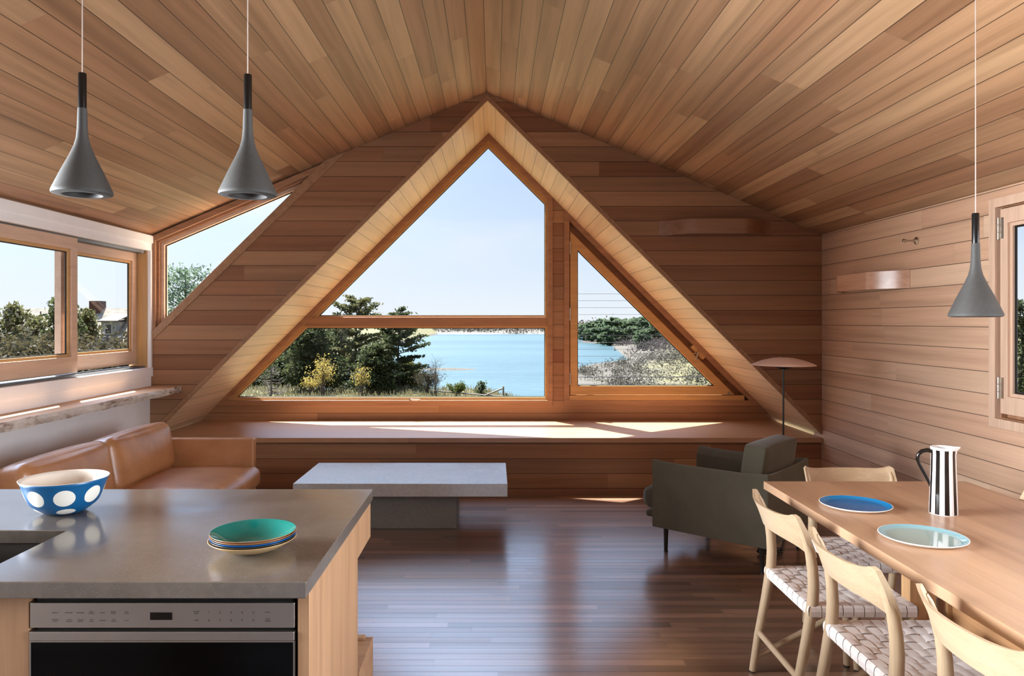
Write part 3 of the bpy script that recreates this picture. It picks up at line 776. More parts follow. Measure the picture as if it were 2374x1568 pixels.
def text_into(m, s, x, y, z, h):
    cu = bpy.data.curves.new('lettering', 'FONT'); cu.body = s; cu.size = h*1.38; cu.align_x = 'CENTER'; cu.align_y = 'CENTER'
    to = bpy.data.objects.new('lettering', cu); COL.objects.link(to)
    dg = bpy.context.evaluated_depsgraph_get(); me = bpy.data.meshes.new_from_object(to.evaluated_get(dg))
    m.add([(x+p.co.x, y, z+p.co.y) for p in me.vertices], [tuple(f.vertices) for f in me.polygons])
    bpy.data.objects.remove(to); bpy.data.curves.remove(cu); bpy.data.meshes.remove(me)
def ovp(px, py): return ((px-1145)*0.001, 1.5-(py-745)*0.001)
yk = 1.6974; M_print = plain('dark_print', srgb(38, 33, 28), 0.6)
class KeyText:
    def key(self, *rows):
        m = MB()
        for s_, x_, z_, h_ in rows: text_into(m, s_, x_, yk, z_, h_)
        o = m.build('key_label', M_print, None); o.parent = cp; o.location = (-ov.location.x, -ov.location.y, -ov.location.z)
        o['label'] = 'dark printed key text '+' '.join(r[0] for r in rows)
mk = KeyText()
for px, a, b in ((129, 'REHEAT', None), (161, 'POPCORN', None), (188, 'BEVERAGE', None), (213, 'MELT/', 'SOFTEN'), (239, 'WARM', None), (264, 'SENSOR', 'COOK'), (294.5, 'OPEN', 'CLOSE')):
    x_, z_ = ovp(px, 1420.5)
    mk.key(*([(a, x_, z_+0.002, 0.0026), (b, x_, z_-0.002, 0.0026)] if b else [(a, x_, z_, 0.0026)]))
for px, a, b in ((129, 'CONTROL', 'LOCK'), (162, 'AUTO', 'DEFROST'), (188, 'SENSOR', 'REHEAT'), (213.5, 'KEEP', 'WARM'), (239, 'CUSTOM', None), (265, 'ADD', 'MINUTE'), (294.5, 'CLOCK', None)):
    x_, z_ = ovp(px, 1438.5)
    mk.key(*([(a, x_, z_+0.002, 0.0026), (b, x_, z_-0.002, 0.0026)] if b else [(a, x_, z_, 0.0026)]))
for i_, px in enumerate((485, 511, 536.5, 562, 588)):
    x_, z_ = ovp(px, 1420); mk.key(('12345'[i_], x_, z_, 0.0052))
    x_, z_ = ovp(px, 1438); mk.key(('67890'[i_], x_, z_, 0.0052))
for px, py, a, b in ((456, 1420, 'POWER', 'LEVEL'), (456, 1438, 'TIMER', None), (621, 1419.5, 'START', None), (621.5, 1437.5, 'STOP', 'CLEAR')):
    x_, z_ = ovp(px, py)
    mk.key(*([(a, x_, z_+0.0022, 0.003), (b, x_, z_-0.0022, 0.003)] if b else [(a, x_, z_, 0.003)]))
x0_, z1_ = ovp(348, 1418); x1_, z0_ = ovp(402, 1438)
MB().ring('y', [(x0_, z0_), (x1_, z0_), (x1_, z1_), (x0_, z1_)], [(x0_+0.0012, z0_+0.0012), (x1_-0.0012, z0_+0.0012), (x1_-0.0012, z1_-0.0012), (x0_+0.0012, z1_-0.0012)], 1.6968, 1.70).build('display_frame', M_steel, ov, world=True)
MB().box(x0_+0.001, x1_-0.001, 1.6973, 1.70, z0_+0.001, z1_-0.001).build('display', plain('display_black', srgb(14, 9, 6), 0.15), ov, world=True)

# ------------------------------------------------------------------ bowl and plates
def dot_bowl_mat():
    t = NT('blue_polka_dot_enamel'); P = t.obj()
    s = t.node('ShaderNodeSeparateXYZ'); t.l.new(P, s.inputs[0])
    th = t.math('ARCTAN2', s.outputs['Y'], s.outputs['X'])
    r = t.math('SQRT', t.math('ADD', t.math('POWER', s.outputs['X'], 2.0), t.math('POWER', s.outputs['Y'], 2.0)))
    def row(n, offdeg, zc, rad, kz):
        a = t.math('DIVIDE', t.math('SUBTRACT', th, math.radians(offdeg)), 2*math.pi/n)
        fr = t.math('SUBTRACT', a, t.math('ROUND', a))
        arc = t.math('MULTIPLY', t.math('MULTIPLY', fr, 2*math.pi/n), r)
        dz = t.math('MULTIPLY', t.math('SUBTRACT', s.outputs['Z'], zc), kz)
        d = t.math('SQRT', t.math('ADD', t.math('POWER', arc, 2.0), t.math('POWER', dz, 2.0)))
        return t.math('LESS_THAN', d, rad)
    m_ = t.math('MAXIMUM', row(8, -60, 0.062, 0.029, 1.15), row(5, -57, 0.0165, 0.0255, 2.6))
    t.l.new(t.mix(m_, srgb(8, 82, 130), srgb(226, 222, 212)), t.b.inputs['Base Color'])
    t.b.inputs['Roughness'].default_value = 0.32
    return t.m
M_glaze = plain('cream_glaze', srgb(222, 212, 200), 0.1, vary=0.02)
bw = thing('bowl', 'blue bowl with large white polka dots on the worktop', 'bowl', (-1.317, 2.25, CZ1))
out_ = [(0, 0.0), (0.045, 0.0), (0.062, 0.006), (0.08, 0.018), (0.094, 0.034), (0.105, 0.056), (0.112, 0.078), (0.1175, 0.096), (0.1235, 0.106)]
in_ = [(0.1215, 0.1065), (0.1150, 0.095), (0.1095, 0.078), (0.1025, 0.057), (0.0915, 0.036), (0.077, 0.021), (0.06, 0.010), (0.0, 0.006)]
MB().lathe(out_+in_, 72, mats=[0]*8+[1]*9).build('shell', [dot_bowl_mat(), M_glaze], bw, smooth='all')

def plate_stack():
    cols = [('tan', srgb(176, 146, 104), srgb(190, 160, 120)), ('olive', srgb(52, 48, 40), srgb(60, 56, 48)), ('blue', srgb(18, 84, 150), srgb(30, 100, 160)),
            ('caramel', srgb(150, 104, 70), srgb(120, 60, 30)), ('teal', srgb(150, 110, 76), srgb(24, 106, 98))]
    labels = ['tan saucer plate at the bottom of the worktop stack', 'dark olive saucer plate above the tan one in the stack', 'blue saucer plate in the middle of the worktop stack',
              'caramel brown saucer plate just under the teal one', 'shallow teal plate topping the stack on the worktop']
    for i, (nm, ca, cb) in enumerate(cols):
        p = thing('plate', labels[i], 'plate', (-0.614+(-0.002 if i == 0 else 0.0), 1.872, CZ1+0.0046*i), group='stacked plates on the worktop')
        R_ = 0.1035 if i != 0 else 0.1055
        k = R_/0.1035
        pr = [(0, 0.0), (0.033*k, 0.0), (0.047*k, 0.0025), (0.073*k, 0.0125), (0.093*k, 0.0235), (0.1050*k, 0.0318), (0.1060*k, 0.0330), (0.1055*k, 0.0338), (0.1038*k, 0.0332), (0.0915*k, 0.0252), (0.0710*k, 0.0146), (0.052*k, 0.0066), (0.038*k, 0.0036), (0, 0.0031)]
        mo = plain('plate_outside_'+nm, ca, 0.2, vary=0.03); mi_ = plain('plate_glaze_'+nm, cb, 0.08, vary=0.08, vscale=14)
        MB().lathe(pr, 72, mats=[0]*7+[1]*6).build('dish', [mo, mi_], p, smooth='all')
plate_stack()

# ------------------------------------------------------------------ concrete coffee table
M_ctab = concrete('coffee_table_concrete', srgb(160, 163, 163), srgb(182, 186, 186), (0.14, 0.24), 2.2, ior=3.2)
M_cbase = concrete('coffee_table_base_concrete', srgb(108, 106, 100), srgb(128, 126, 120), (0.5, 0.7), 3.0)
cf = thing('coffee_table', 'low concrete coffee table with thick slab on a block base', 'coffee table', (-0.656, 5.52, 0))
MB().box(-1.41, 0.096, 5.14, 5.90, 0.268, 0.36).build('slab', M_ctab, cf, bevel=0.003, world=True)
MB().box(-1.04, -0.27, 5.30, 5.74, 0.0, 0.268).build('base', M_cbase, cf, bevel=0.003, world=True)

# ------------------------------------------------------------------ leather sofa
def leather():
    t = NT('tan_leather'); P = t.obj()
    n1 = t.noise(P, 5.0, 5, 0.6); n2 = t.noise(P, 320.0, 2); n3 = t.noise(P, 14.0, 4, 0.6, 1.0)
    t.l.new(t.ramp(n1, [(0.3, srgb(160, 108, 68)), (0.7, srgb(186, 132, 88))]), t.b.inputs['Base Color'])
    t.b.inputs['Roughness'].default_value = 0.34; t.b.inputs['IOR'].default_value = 1.65
    t.bump(t.math('ADD', t.math('MULTIPLY', n2, 0.15), t.math('MULTIPLY', n3, 0.8)), 0.18, 0.01)
    return t.m
M_lea = leather()
M_seam = plain('leather_piping', srgb(196, 142, 100), 0.5)
so_ = thing('sofa', 'tan leather two-seat sofa under the wall ledge', 'sofa', (-2.2, 4.62, 0))
SB, SF, SY0, SY1 = -2.66, -1.80, 3.68, 5.56
MB().box(SB+0.02, SF+0.0, SY0+0.06, SY1-0.06, 0.13, 0.27).build('base', M_lea, so_, bevel=0.02, seg=3, world=True)
MB().box(SB, SB+0.09, SY0, SY1, 0.13, 0.64).build('back_panel', M_lea, so_, bevel=0.015, seg=3, world=True)
for y0, y1 in ((SY0, SY0+0.075), (SY1-0.075, SY1)):
    a_ = MB().box(SB+0.05, SF, y0, y1, 0.13, 0.622).build('arm', M_lea, so_, bevel=0.014, seg=3, world=True)
    m = MB(); ye = y1-0.008 if y0 < 4 else y0+0.008
    m.tube([(SB+0.06, ye, 0.617), (SF-0.008, ye, 0.617), (SF-0.004, ye, 0.60), (SF-0.004, ye, 0.14)], 0.0035, 6)
    m.build('piping', M_seam, a_, smooth=True)
    a_.children[0].parent = a_; a_.children[0].location = (-so_.location.x, -so_.location.y, 0)
ym = (SY0+SY1)/2
for y0, y1 in ((SY0+0.08, ym-0.003), (ym+0.003, SY1-0.08)):
    yc, hy = (y0+y1)/2, (y1-y0)/2
    M_ = Matrix.Translation((-2.135, yc, 0.345))
    c_ = MB().cushion(0.40, hy, 0.075, 0.05, (0.02, 0.0, 0.022), 14, M_).build('seat_cushion', M_lea, so_, smooth='all', world=True)
    M_ = Matrix.Translation((-2.475, yc, 0.575)) @ Matrix.Rotation(math.radians(-10), 4, 'Y')
    b_ = MB().cushion(0.095, hy-0.004, 0.175, 0.06, (0.035, 0.004, 0.012), 14, M_).build('back_cushion', M_lea, so_, smooth='all', world=True)
    m = MB(); pts = []
    for k in range(15):
        t = -1+2*k/14; p = M_ @ Vector((0.012, t*(hy-0.02), 0.173+0.010*(1-abs(t)**2.2)-(0.02 if abs(t) > 0.99 else 0)))
        pts.append(tuple(p))
    m.tube(pts, 0.004, 6); s_ = m.build('seam', M_seam, b_, smooth=True); s_.location = (-so_.location.x, -so_.location.y, 0)
MB().box(SF-0.03, SF+0.045, SY0+0.12, SY1-0.10, 0.225, 0.245).build('front_rail', M_nickel, so_, bevel=0.004, world=True)
for xx in (SB+0.12, SF-0.12):
    for yy in (SY0+0.14, SY1-0.14):
        MB().tube([(xx, yy, 0.0), (xx, yy, 0.14)], [0.014, 0.02], 14).build('leg', M_dark, so_, smooth=True, world=True)

# ------------------------------------------------------------------ green armchair
def fabric(name, c0, c1, scale=420.0):
    t = NT(name); P = t.obj()
    n1 = t.noise(P, scale, 2); n2 = t.noise(P, 6.0, 3)
    f = t.math('ADD', t.math('MULTIPLY', n1, 0.7), t.math('MULTIPLY', n2, 0.3))
    t.l.new(t.ramp(f, [(0.3, c0), (0.7, c1)]), t.b.inputs['Base Color'])
    t.b.inputs['Roughness'].default_value = 0.95; t.b.inputs['Sheen Weight'].default_value = 0.25; t.b.inputs['Sheen Roughness'].default_value = 0.4
    t.b.inputs['Specular IOR Level'].default_value = 0.15
    t.bump(n1, 0.35, 0.002); return t.m
M_fab = fabric('olive_grey_wool', srgb(74, 72, 61), srgb(100, 96, 83))
ac = thing('armchair', 'olive green upholstered armchair on thin dark legs', 'armchair', (1.565, 4.81, 0), math.atan2(0.655, -0.756))
# local frame: +x is the seat's front, y across
HD, HW = 0.365, 0.36
def panel(L, prof, ear):
    """upholstered panel: flat outside, top drawn in to a seam, corners slightly raised; runs along x from -L to L"""
    m = MB(); n = 18; k = len(prof)
    for i in range(n+1):
        x = -L+2*L*i/n; e_ = ear*abs(x/L)**5
        for y, z in prof: m.v.append((x, y, z+(e_ if z > 0.5 else 0)))
    for i in range(n):
        for q in range(k):
            q2 = (q+1) % k; m.f.append([i*k+q, i*k+q2, (i+1)*k+q2, (i+1)*k+q]); m.mi.append(0)
    m.f.append(list(range(k))); m.mi.append(0); m.f.append([n*k+q for q in range(k)][::-1]); m.mi.append(0)
    return m
PROF = [(0.0, 0.158), (0.0, 0.578), (-0.006, 0.588), (-0.016, 0.586), (-0.050, 0.566), (-0.070, 0.540), (-0.074, 0.50), (-0.074, 0.158)]
for s in (-1, 1):
    a_ = panel(HD+0.013, [(s*(HW+y), z) for y, z in PROF], 0.012).xf(Matrix.Translation((0.013, 0, 0))).build('arm', M_fab, ac, bevel=0.005, seg=2)
bk_ = panel(HW-0.002, PROF, 0.010); bk_.v = [(-HD-0.004-y, x, z) for x, y, z in bk_.v]
bk_.build('back_panel', M_fab, ac, bevel=0.005, seg=2)
MB().box(-HD+0.06, HD+0.125, -HW+0.082, HW-0.082, 0.192, 0.238).build('seat_base', M_fab, ac, bevel=0.02, seg=3)
M_ = Matrix.Translation((0.175, 0, 0.318))
MB().cushion(0.345, HW-0.082, 0.078, 0.06, (0.02, 0, 0.02), 12, M_).build('seat_cushion', M_fab, ac, smooth='all')
M_ = Matrix.Translation((-0.232, -0.006, 0.575)) @ Matrix.Rotation(math.radians(-9), 4, 'Y')
MB().cushion(0.070, HW-0.078, 0.168, 0.018, (0.022, 0.0, 0.008), 12, M_).build('back_cushion', M_fab, ac, smooth=True)
for xx in (-HD+0.05, HD-0.05):
    for yy in (-HW+0.045, HW-0.045):
        l_ = MB().tube([(xx, yy, 0.006), (xx, yy, 0.16), (xx, yy, 0.175)], [0.012, 0.017, 0.028], 14).build('leg', M_dark, ac, smooth=True)
        MB().lathe([(0, 0), (0.0135, 0), (0.0135, 0.007), (0, 0.007)], 14, (xx, yy, 0)).build('foot', M_black, l_)

# ------------------------------------------------------------------ dining table
M_oak = planks('oak_table_top', (0, 1, 0), (1, 0, 0), 0.16, 0.02, 4.0, [(0, srgb(186, 148, 116)), (0.5, srgb(196, 160, 128)), (1, srgb(180, 142, 112))], gap=0.0003, rough=0.34, spec=0.5, gapcol=0.8, band=0.16, fine=0.12, endgap=0.0, seed=11)
M_oakz = wood('oak_leg', 'z', srgb(200, 158, 112))
M_oaky = wood('oak_beam', 'y', srgb(186, 140, 98))
TX0, TX1, TY0, TY1 = 1.276, 2.232, 1.25, 3.47
TZ = 0.742
dt = thing('dining_table', 'long oak dining table set with two plates and a striped jug', 'table', (1.75, 2.36, 0))
MB().box(TX0, TX1, TY0, TY1, TZ-0.036, TZ).build('tabletop', M_oak, dt, bevel=0.002, world=True)
for yy in (2.78, 1.75):
    for x0_, x1_ in ((1.56, 1.66), (1.70, 1.80), (1.84, 1.94)):
        MB().box(x0_, x1_, yy-0.03, yy+0.03, 0.05, TZ-0.036).build('leg', M_oakz, dt, bevel=0.003, world=True)
    MB().box(1.42, 2.08, yy-0.045, yy+0.045, 0.0, 0.05).build('foot', M_oakz, dt, bevel=0.004, world=True)
MB().box(1.72, 1.78, 1.75, 2.78, 0.36, 0.44).build('stretcher', M_oaky, dt, bevel=0.003, world=True)

def table_plate(x, y, label, cin, cedge, r):
    p = thing('plate', label, 'plate', (x, y, TZ), group='dinner plates on the dining table')
    k = r/0.137
    pr = [(0, 0.0), (0.105*k, 0.0), (0.118*k, 0.002), (0.132*k, 0.009), (0.137*k, 0.0125), (0.1365*k, 0.0142), (0.134*k, 0.0140), (0.128*k, 0.0118), (0.115*k, 0.0062), (0.105*k, 0.0045), (0, 0.0042)]
    t = NT('plate_glaze_'+label.split()[0]); s = t.node('ShaderNodeSeparateXYZ'); t.l.new(t.obj(), s.inputs[0])
    rr = t.math('SQRT', t.math('ADD', t.math('POWER', s.outputs['X'], 2.0), t.math('POWER', s.outputs['Y'], 2.0)))
    t.l.new(t.ramp(t.math('DIVIDE', rr, r), [(0.72, cin), (0.93, cedge), (0.975, cedge), (0.99, srgb(236, 230, 222))]), t.b.inputs['Base Color'])
    t.b.inputs['Roughness'].default_value = 0.09
    MB().lathe(pr, 80, mats=[0]*6+[1]*4).build('dish', [plain('white_porcelain', srgb(236, 228, 220), 0.15, vary=0.01), t.m], p, smooth='all')
table_plate(1.478, 2.998, 'bright blue plate with white rim on the table', srgb(28, 112, 176), srgb(20, 128, 190), 0.137)
table_plate(1.492, 2.552, 'pale grey green plate with white rim nearer on the table', srgb(150, 170, 164), srgb(128, 172, 182), 0.140)

def jug():
    t = NT('black_white_stripes'); s = t.node('ShaderNodeSeparateXYZ'); t.l.new(t.obj(), s.inputs[0])
    th = t.math('ARCTAN2', s.outputs['Y'], s.outputs['X'])
    a = t.math('FRACT', t.math('ADD', t.math('DIVIDE', t.math('SUBTRACT', th, math.radians(-107)), 2*math.pi/9), 20.5))
    b = t.math('MULTIPLY', t.math('LESS_THAN', t.math('ABSOLUTE', t.math('SUBTRACT', a, 0.5)), 0.245), t.math('LESS_THAN', s.outputs['Z'], 0.252))
    b = t.math('MULTIPLY', b, t.math('GREATER_THAN', s.outputs['Z'], 0.003))
    t.l.new(t.mix(b, srgb(236, 234, 234), srgb(20, 15, 13)), t.b.inputs['Base Color']); t.b.inputs['Roughness'].default_value = 0.12
    j = thing('jug', 'tall black and white striped jug on the dining table', 'jug', (1.772, 2.89, TZ))
    M_in = plain('jug_inside_white', srgb(232, 232, 234), 0.15, vary=0.01)
    n = 72; rows = [(0.0495, 0.0, 0), (0.0505, 0.003, 0), (0.0475, 0.09, 0), (0.0445, 0.18, 0), (0.0430, 0.235, 0), (0.0440, 0.252, 0.4), (0.0455, 0.262, 1.0),
                    (0.0430, 0.262, 1.0), (0.0412, 0.25, 0.4), (0.0400, 0.22, 0), (0.042, 0.10, 0), (0.044, 0.012, 0)]
    m = MB(); sp = math.radians(-25)      # spout direction
    for r, z, k in rows:
        for q_ in range(n):
            a_ = 2*math.pi*q_/n; d = math.atan2(math.sin(a_-sp), math.cos(a_-sp))
            e_ = k*0.014*math.exp(-(d/0.32)**2)
            m.v.append(((r+e_)*math.cos(a_), (r+e_)*math.sin(a_), z+k*0.003*math.exp(-(d/0.4)**2)))
    for i in range(len(rows)-1):
        for q_ in range(n):
            k2 = (q_+1) % n; m.f.append([i*n+q_, i*n+k2, (i+1)*n+k2, (i+1)*n+q_]); m.mi.append(0 if i < 6 else 1)
    m.f.append(list(range(n))[::-1]); m.mi.append(0)
    m.f.append([(len(rows)-1)*n+k for k in range(n)]); m.mi.append(1)
    m.build('body', [t.m, M_in], j, smooth='all')
    h = math.radians(-25+180); c_, s_ = math.cos(h), math.sin(h)
    prof = [(0.040, 0.243), (0.055, 0.246), (0.074, 0.240), (0.086, 0.226), (0.089, 0.208), (0.083, 0.188), (0.072, 0.165), (0.060, 0.142), (0.050, 0.120), (0.044, 0.104)]
    MB().tube([(c_*r, s_*r, z) for r, z in prof], [0.0085, 0.0085, 0.008, 0.0075, 0.007, 0.0065, 0.006, 0.006, 0.0058, 0.005], 12).build('handle', plain('jug_black_glaze', srgb(18, 14, 12), 0.1), j, smooth=True)
jug()

# ------------------------------------------------------------------ dining chairs
M_ch = wood('pale_oak_chair', 'z', srgb(184, 160, 130), band=0.10, fine=0.08, rough=0.42)
M_chy = wood('pale_oak_back', 'y', srgb(184, 160, 130), band=0.14, fine=0.08, rough=0.42)
def web_mat():
    t = NT('white_cotton_webbing'); P = t.obj()
    n1 = t.noise(P, 500.0, 2); n2 = t.noise(P, 20.0, 2)
    t.l.new(t.ramp(n2, [(0.3, srgb(228, 218, 214)), (0.7, srgb(242, 236, 232))]), t.b.inputs['Base Color'])
    t.b.inputs['Roughness'].default_value = 0.9; t.bump(n1, 0.25, 0.001); return t.m
M_web = web_mat()
def make_chair(label, loc, rz):
    c = thing('dining_chair', label, 'chair', loc, rz, 'pale oak chairs with woven seats')
    W = 0.205
    def backpost(z):          # x of the back legs at height z
        ks = [(0.0, -0.012), (0.15, 0.012), (0.30, 0.042), (0.45, 0.068), (0.55, 0.072), (0.64, 0.058), (0.72, 0.030), (0.785, 0.0)]
        for (z0, x0), (z1, x1) in zip(ks, ks[1:]):
            if z <= z1: t = (z-z0)/(z1-z0); return x0+(x1-x0)*t
        return ks[-1][1]
    for s in (-1, 1):
        zz = [0.006, 0.08, 0.16, 0.24, 0.32, 0.40, 0.46, 0.52, 0.58, 0.64, 0.69, 0.735, 0.755]
        rr = [0.0145, 0.016, 0.0175, 0.0185, 0.0195, 0.021, 0.021, 0.0205, 0.0195, 0.0180, 0.0145, 0.0105, 0.006]
        l_ = MB().tube([(backpost(z), s*(W-0.002*max(0, (z-0.5)/0.28)), z) for z in zz], rr, 14).build('back_leg', M_ch, c, smooth=True)
        MB().lathe([(0, 0), (0.012, 0), (0.012, 0.007), (0, 0.007)], 12, (backpost(0), s*W, 0)).build('foot_pad', M_dark, l_)
        l_ = MB().tube([(0.442, s*(W+0.012), 0.006), (0.436, s*(W+0.010), 0.25), (0.43, s*(W+0.004), 0.42), (0.428, s*W, 0.438)], [0.0145, 0.018, 0.019, 0.017], 14).build('front_leg', M_ch, c, smooth=True)
        MB().lathe([(0, 0), (0.012, 0), (0.012, 0.007), (0, 0.007)], 12, (0.442, s*(W+0.012), 0)).build('foot_pad', M_dark, l_)
        MB().tube([(backpost(0.06), s*W, 0.062), (0.436, s*(W+0.008), 0.285)], [0.0125, 0.0135], 12).build('side_stretcher', M_ch, c, smooth=True)
        MB().tube([(0.06, s*(W-0.002), 0.425), (0.25, s*(W+0.004), 0.425), (0.432, s*(W+0.004), 0.427)], 0.019, 12).build('side_rail', M_ch, c, smooth=True)
    MB().tube([(backpost(0.17), -W, 0.17), (backpost(0.17), W, 0.17)], 0.0125, 12).build('rear_stretcher', M_ch, c, smooth=True)
    MB().tube([(0.43, -W, 0.425), (0.43, W, 0.425)], 0.018, 12).build('front_rail', M_ch, c, smooth=True)
    MB().tube([(0.064, -W, 0.425), (0.064, W, 0.425)], 0.016, 12).build('rear_rail', M_ch, c, smooth=True)
    # curved back board
    def back(u, v):
        t = -1+2*u; at = abs(t)
        ztop = 0.766+0.024*at**7-(0.016*((at-0.95)/0.05)**2 if at > 0.95 else 0)
        zbot = 0.655-0.030*at**6+0.012*(1-t*t)
        z = zbot+(ztop-zbot)*v
        x = backpost(min(z, 0.785))-0.006-0.058*(1-at**2.2)
        return (x, t*(W+0.014), z)
    MB().grid(back, 36, 10, lambda u, v: ((0.024 if abs(2*u-1) > 0.9 else 0.018)-0.007*v*v, 0, 0)).build('backrest', M_chy, c, smooth=True)
    # woven webbing seat: ribbons over and under, wrapped round the side and front rails
    nx, ny = 10, 9
    x0, x1 = 0.052, 0.444; y0, y1 = -W-0.018, W+0.018
    def dip(x, y): return 0.4475-0.016*math.sin(math.pi*min(1, max(0, (x-x0)/(x1-x0))))*math.cos(y/(y1)*math.pi/2)**0.8
    m = MB(); px_ = (x1-x0)/nx; py_ = (y1-y0)/ny; am = 0.0021
    for j in range(ny):           # ribbons running front to back
        yc = y0+(j+0.5)*py_; hw = py_*0.468
        P_ = []
        for k in range(nx*6+1):
            x = x0+(x1-x0)*k/(nx*6); ph_ = (x-x0)/px_
            P_.append((x, dip(x, yc)+am*math.sin(math.pi*ph_)*(1 if j % 2 else -1)+0.001))
        zb_ = P_[0][1]
        P_ = [(x0+0.006, zb_-0.046), (x0-0.006, zb_-0.040), (x0-0.0085, zb_-0.02), (x0-0.006, zb_-0.006)]+P_
        P_ += [(x1+0.006, P_[-1][1]-0.006), (x1+0.0085, P_[-1][1]-0.02), (x1+0.006, P_[-1][1]-0.040), (x1-0.006, P_[-1][1]-0.046)]
        vs = []; fs = []
        for (x, z) in P_: vs += [(x, yc-hw, z-0.0003), (x, yc, z+0.0001), (x, yc+hw, z-0.0003)]
        for k in range(len(P_)-1): fs += [(3*k, 3*k+3, 3*k+4, 3*k+1), (3*k+1, 3*k+4, 3*k+5, 3*k+2)]
        m.add(vs, fs)
    for i in range(nx):           # ribbons running across
        xc = x0+(i+0.5)*px_; hw = px_*0.468
        P_ = []
        for k in range(ny*6+1):
            y = y0+(y1-y0)*k/(ny*6); ph_ = (y-y0)/py_
            P_.append((y, dip(xc, y)+am*math.sin(math.pi*ph_)*(-1 if i % 2 == 0 else 1)*(-1)+0.001))
        zl, zr = P_[0][1], P_[-1][1]
        P_ = [(y0+0.006, zl-0.046), (y0-0.005, zl-0.040), (y0-0.008, zl-0.02), (y0-0.005, zl-0.006)]+P_+[(y1+0.005, zr-0.006), (y1+0.008, zr-0.02), (y1+0.005, zr-0.040), (y1-0.006, zr-0.046)]
        vs = []; fs = []
        for (y, z) in P_: vs += [(xc-hw, y, z-0.0003), (xc, y, z+0.0001), (xc+hw, y, z-0.0003)]
        for k in range(len(P_)-1): fs += [(3*k, 3*k+1, 3*k+4, 3*k+3), (3*k+1, 3*k+2, 3*k+5, 3*k+4)]
        m.add(vs, fs)
    m.build('woven_seat', M_web, c)
    return c
ch = make_chair('pale oak chair with woven white seat by the blue plate, back to the floor', (1.117, 2.93, 0), 0.0)
dup(ch, (1.112, 2.355, 0), 0.0, 'middle of the three near-side oak chairs, beside the grey green plate')
dup(ch, (1.165, 1.80, 0), 0.0, 'nearest oak chair cut off by the bottom right picture edge')
dup(ch, (1.752, 3.63, 0), -R90, 'oak chair at the far head of the table, facing the viewer')
dup(ch, (2.292, 2.93, 0), math.pi, 'oak chair on the wall side of the table, almost hidden at the picture edge')

# ------------------------------------------------------------------ outdoors
rng = np.random.default_rng(7)
def dim(r, g, b, k=0.5):
    k *= 0.72; c = srgb(r, g, b); return (c[0]*k, c[1]*k, c[2]*k, 1.0)
WATER = -6.5
SY = [40, 55, 78, 100, 126, 138, 153, 194, 252, 277, 300, 340, 440, 520]
SX = [1.5, 4, 7, 10, 14.5, 19, 28, 33, 40, 32, 37, 48, 75, 90]
def ground_z(x, y):
    x = np.asarray(x, float); y = np.asarray(y, float)
    bump_ = 0.10*np.sin(x*0.31+1.0)*np.sin(y*0.23)+0.06*np.sin(x*0.9+y*0.4)
    lawn = -3.25+0.35*np.clip((-x-12)/25, 0, 1.5)-np.clip((y-51)/27, 0, 2)*3.6*np.clip((x+42)/16, 0, 1)-np.clip((x+1)/6, 0, 1)*1.5
    shore = np.interp(y, SY, SX)
    right = WATER+np.clip((x-shore)*0.055, -1.5, 1.5)+np.clip((x-shore-14)*0.075, 0, 5.2)*np.clip((y-150)/60, 0, 1)+np.clip((x-shore-26)*0.02, 0, 2.2)*(1-np.clip((y-150)/60, 0, 1))
    left_hill = -3.0-np.clip((y-75)/60, 0, 3)
    z = np.maximum(lawn, np.where(y > 45, right, -9))
    spit = WATER+0.24-((x+8.0)/6.0)**2*0.30-((y-121.5)/2.6)**2*0.28
    return np.maximum(np.maximum(z+bump_*np.clip((z-WATER)/2, 0, 1), spit), WATER-1.6)
xs = np.concatenate([np.linspace(-140, -45, 24, endpoint=False), np.linspace(-45, 60, 150, endpoint=False), np.linspace(60, 220, 30)])
ys = np.concatenate([np.linspace(8.2, 60, 60, endpoint=False), np.linspace(60, 160, 90, endpoint=False), np.linspace(160, 530, 70)])
XX, YY = np.meshgrid(xs, ys, indexing='ij'); ZZ = ground_z(XX, YY)
V = np.stack([XX.ravel(), YY.ravel(), ZZ.ravel()], 1); w = len(ys)
F = [(i*w+j, (i+1)*w+j, (i+1)*w+j+1, i*w+j+1) for i in range(len(xs)-1) for j in range(w-1)]
def np_obj(name, V, F, mat, parent=None, smooth=False):
    me = bpy.data.meshes.new(name)
    if isinstance(F, np.ndarray):
        nf, k = F.shape
        me.vertices.add(len(V)); me.vertices.foreach_set('co', np.asarray(V, np.float32).ravel())
        me.loops.add(nf*k); me.loops.foreach_set('vertex_index', F.astype(np.int32).ravel())
        me.polygons.add(nf); me.polygons.foreach_set('loop_start', np.arange(0, nf*k, k, dtype=np.int32))
        me.update(calc_edges=True); me.validate()
    else:
        me.from_pydata([tuple(p) for p in V], [], F)
    me.materials.append(mat)
    if smooth: me.polygons.foreach_set('use_smooth', [True]*len(me.polygons))
    me.update()
    o = bpy.data.objects.new(name, me); COL.objects.link(o)
    if parent is not None: o.parent = parent
    return o
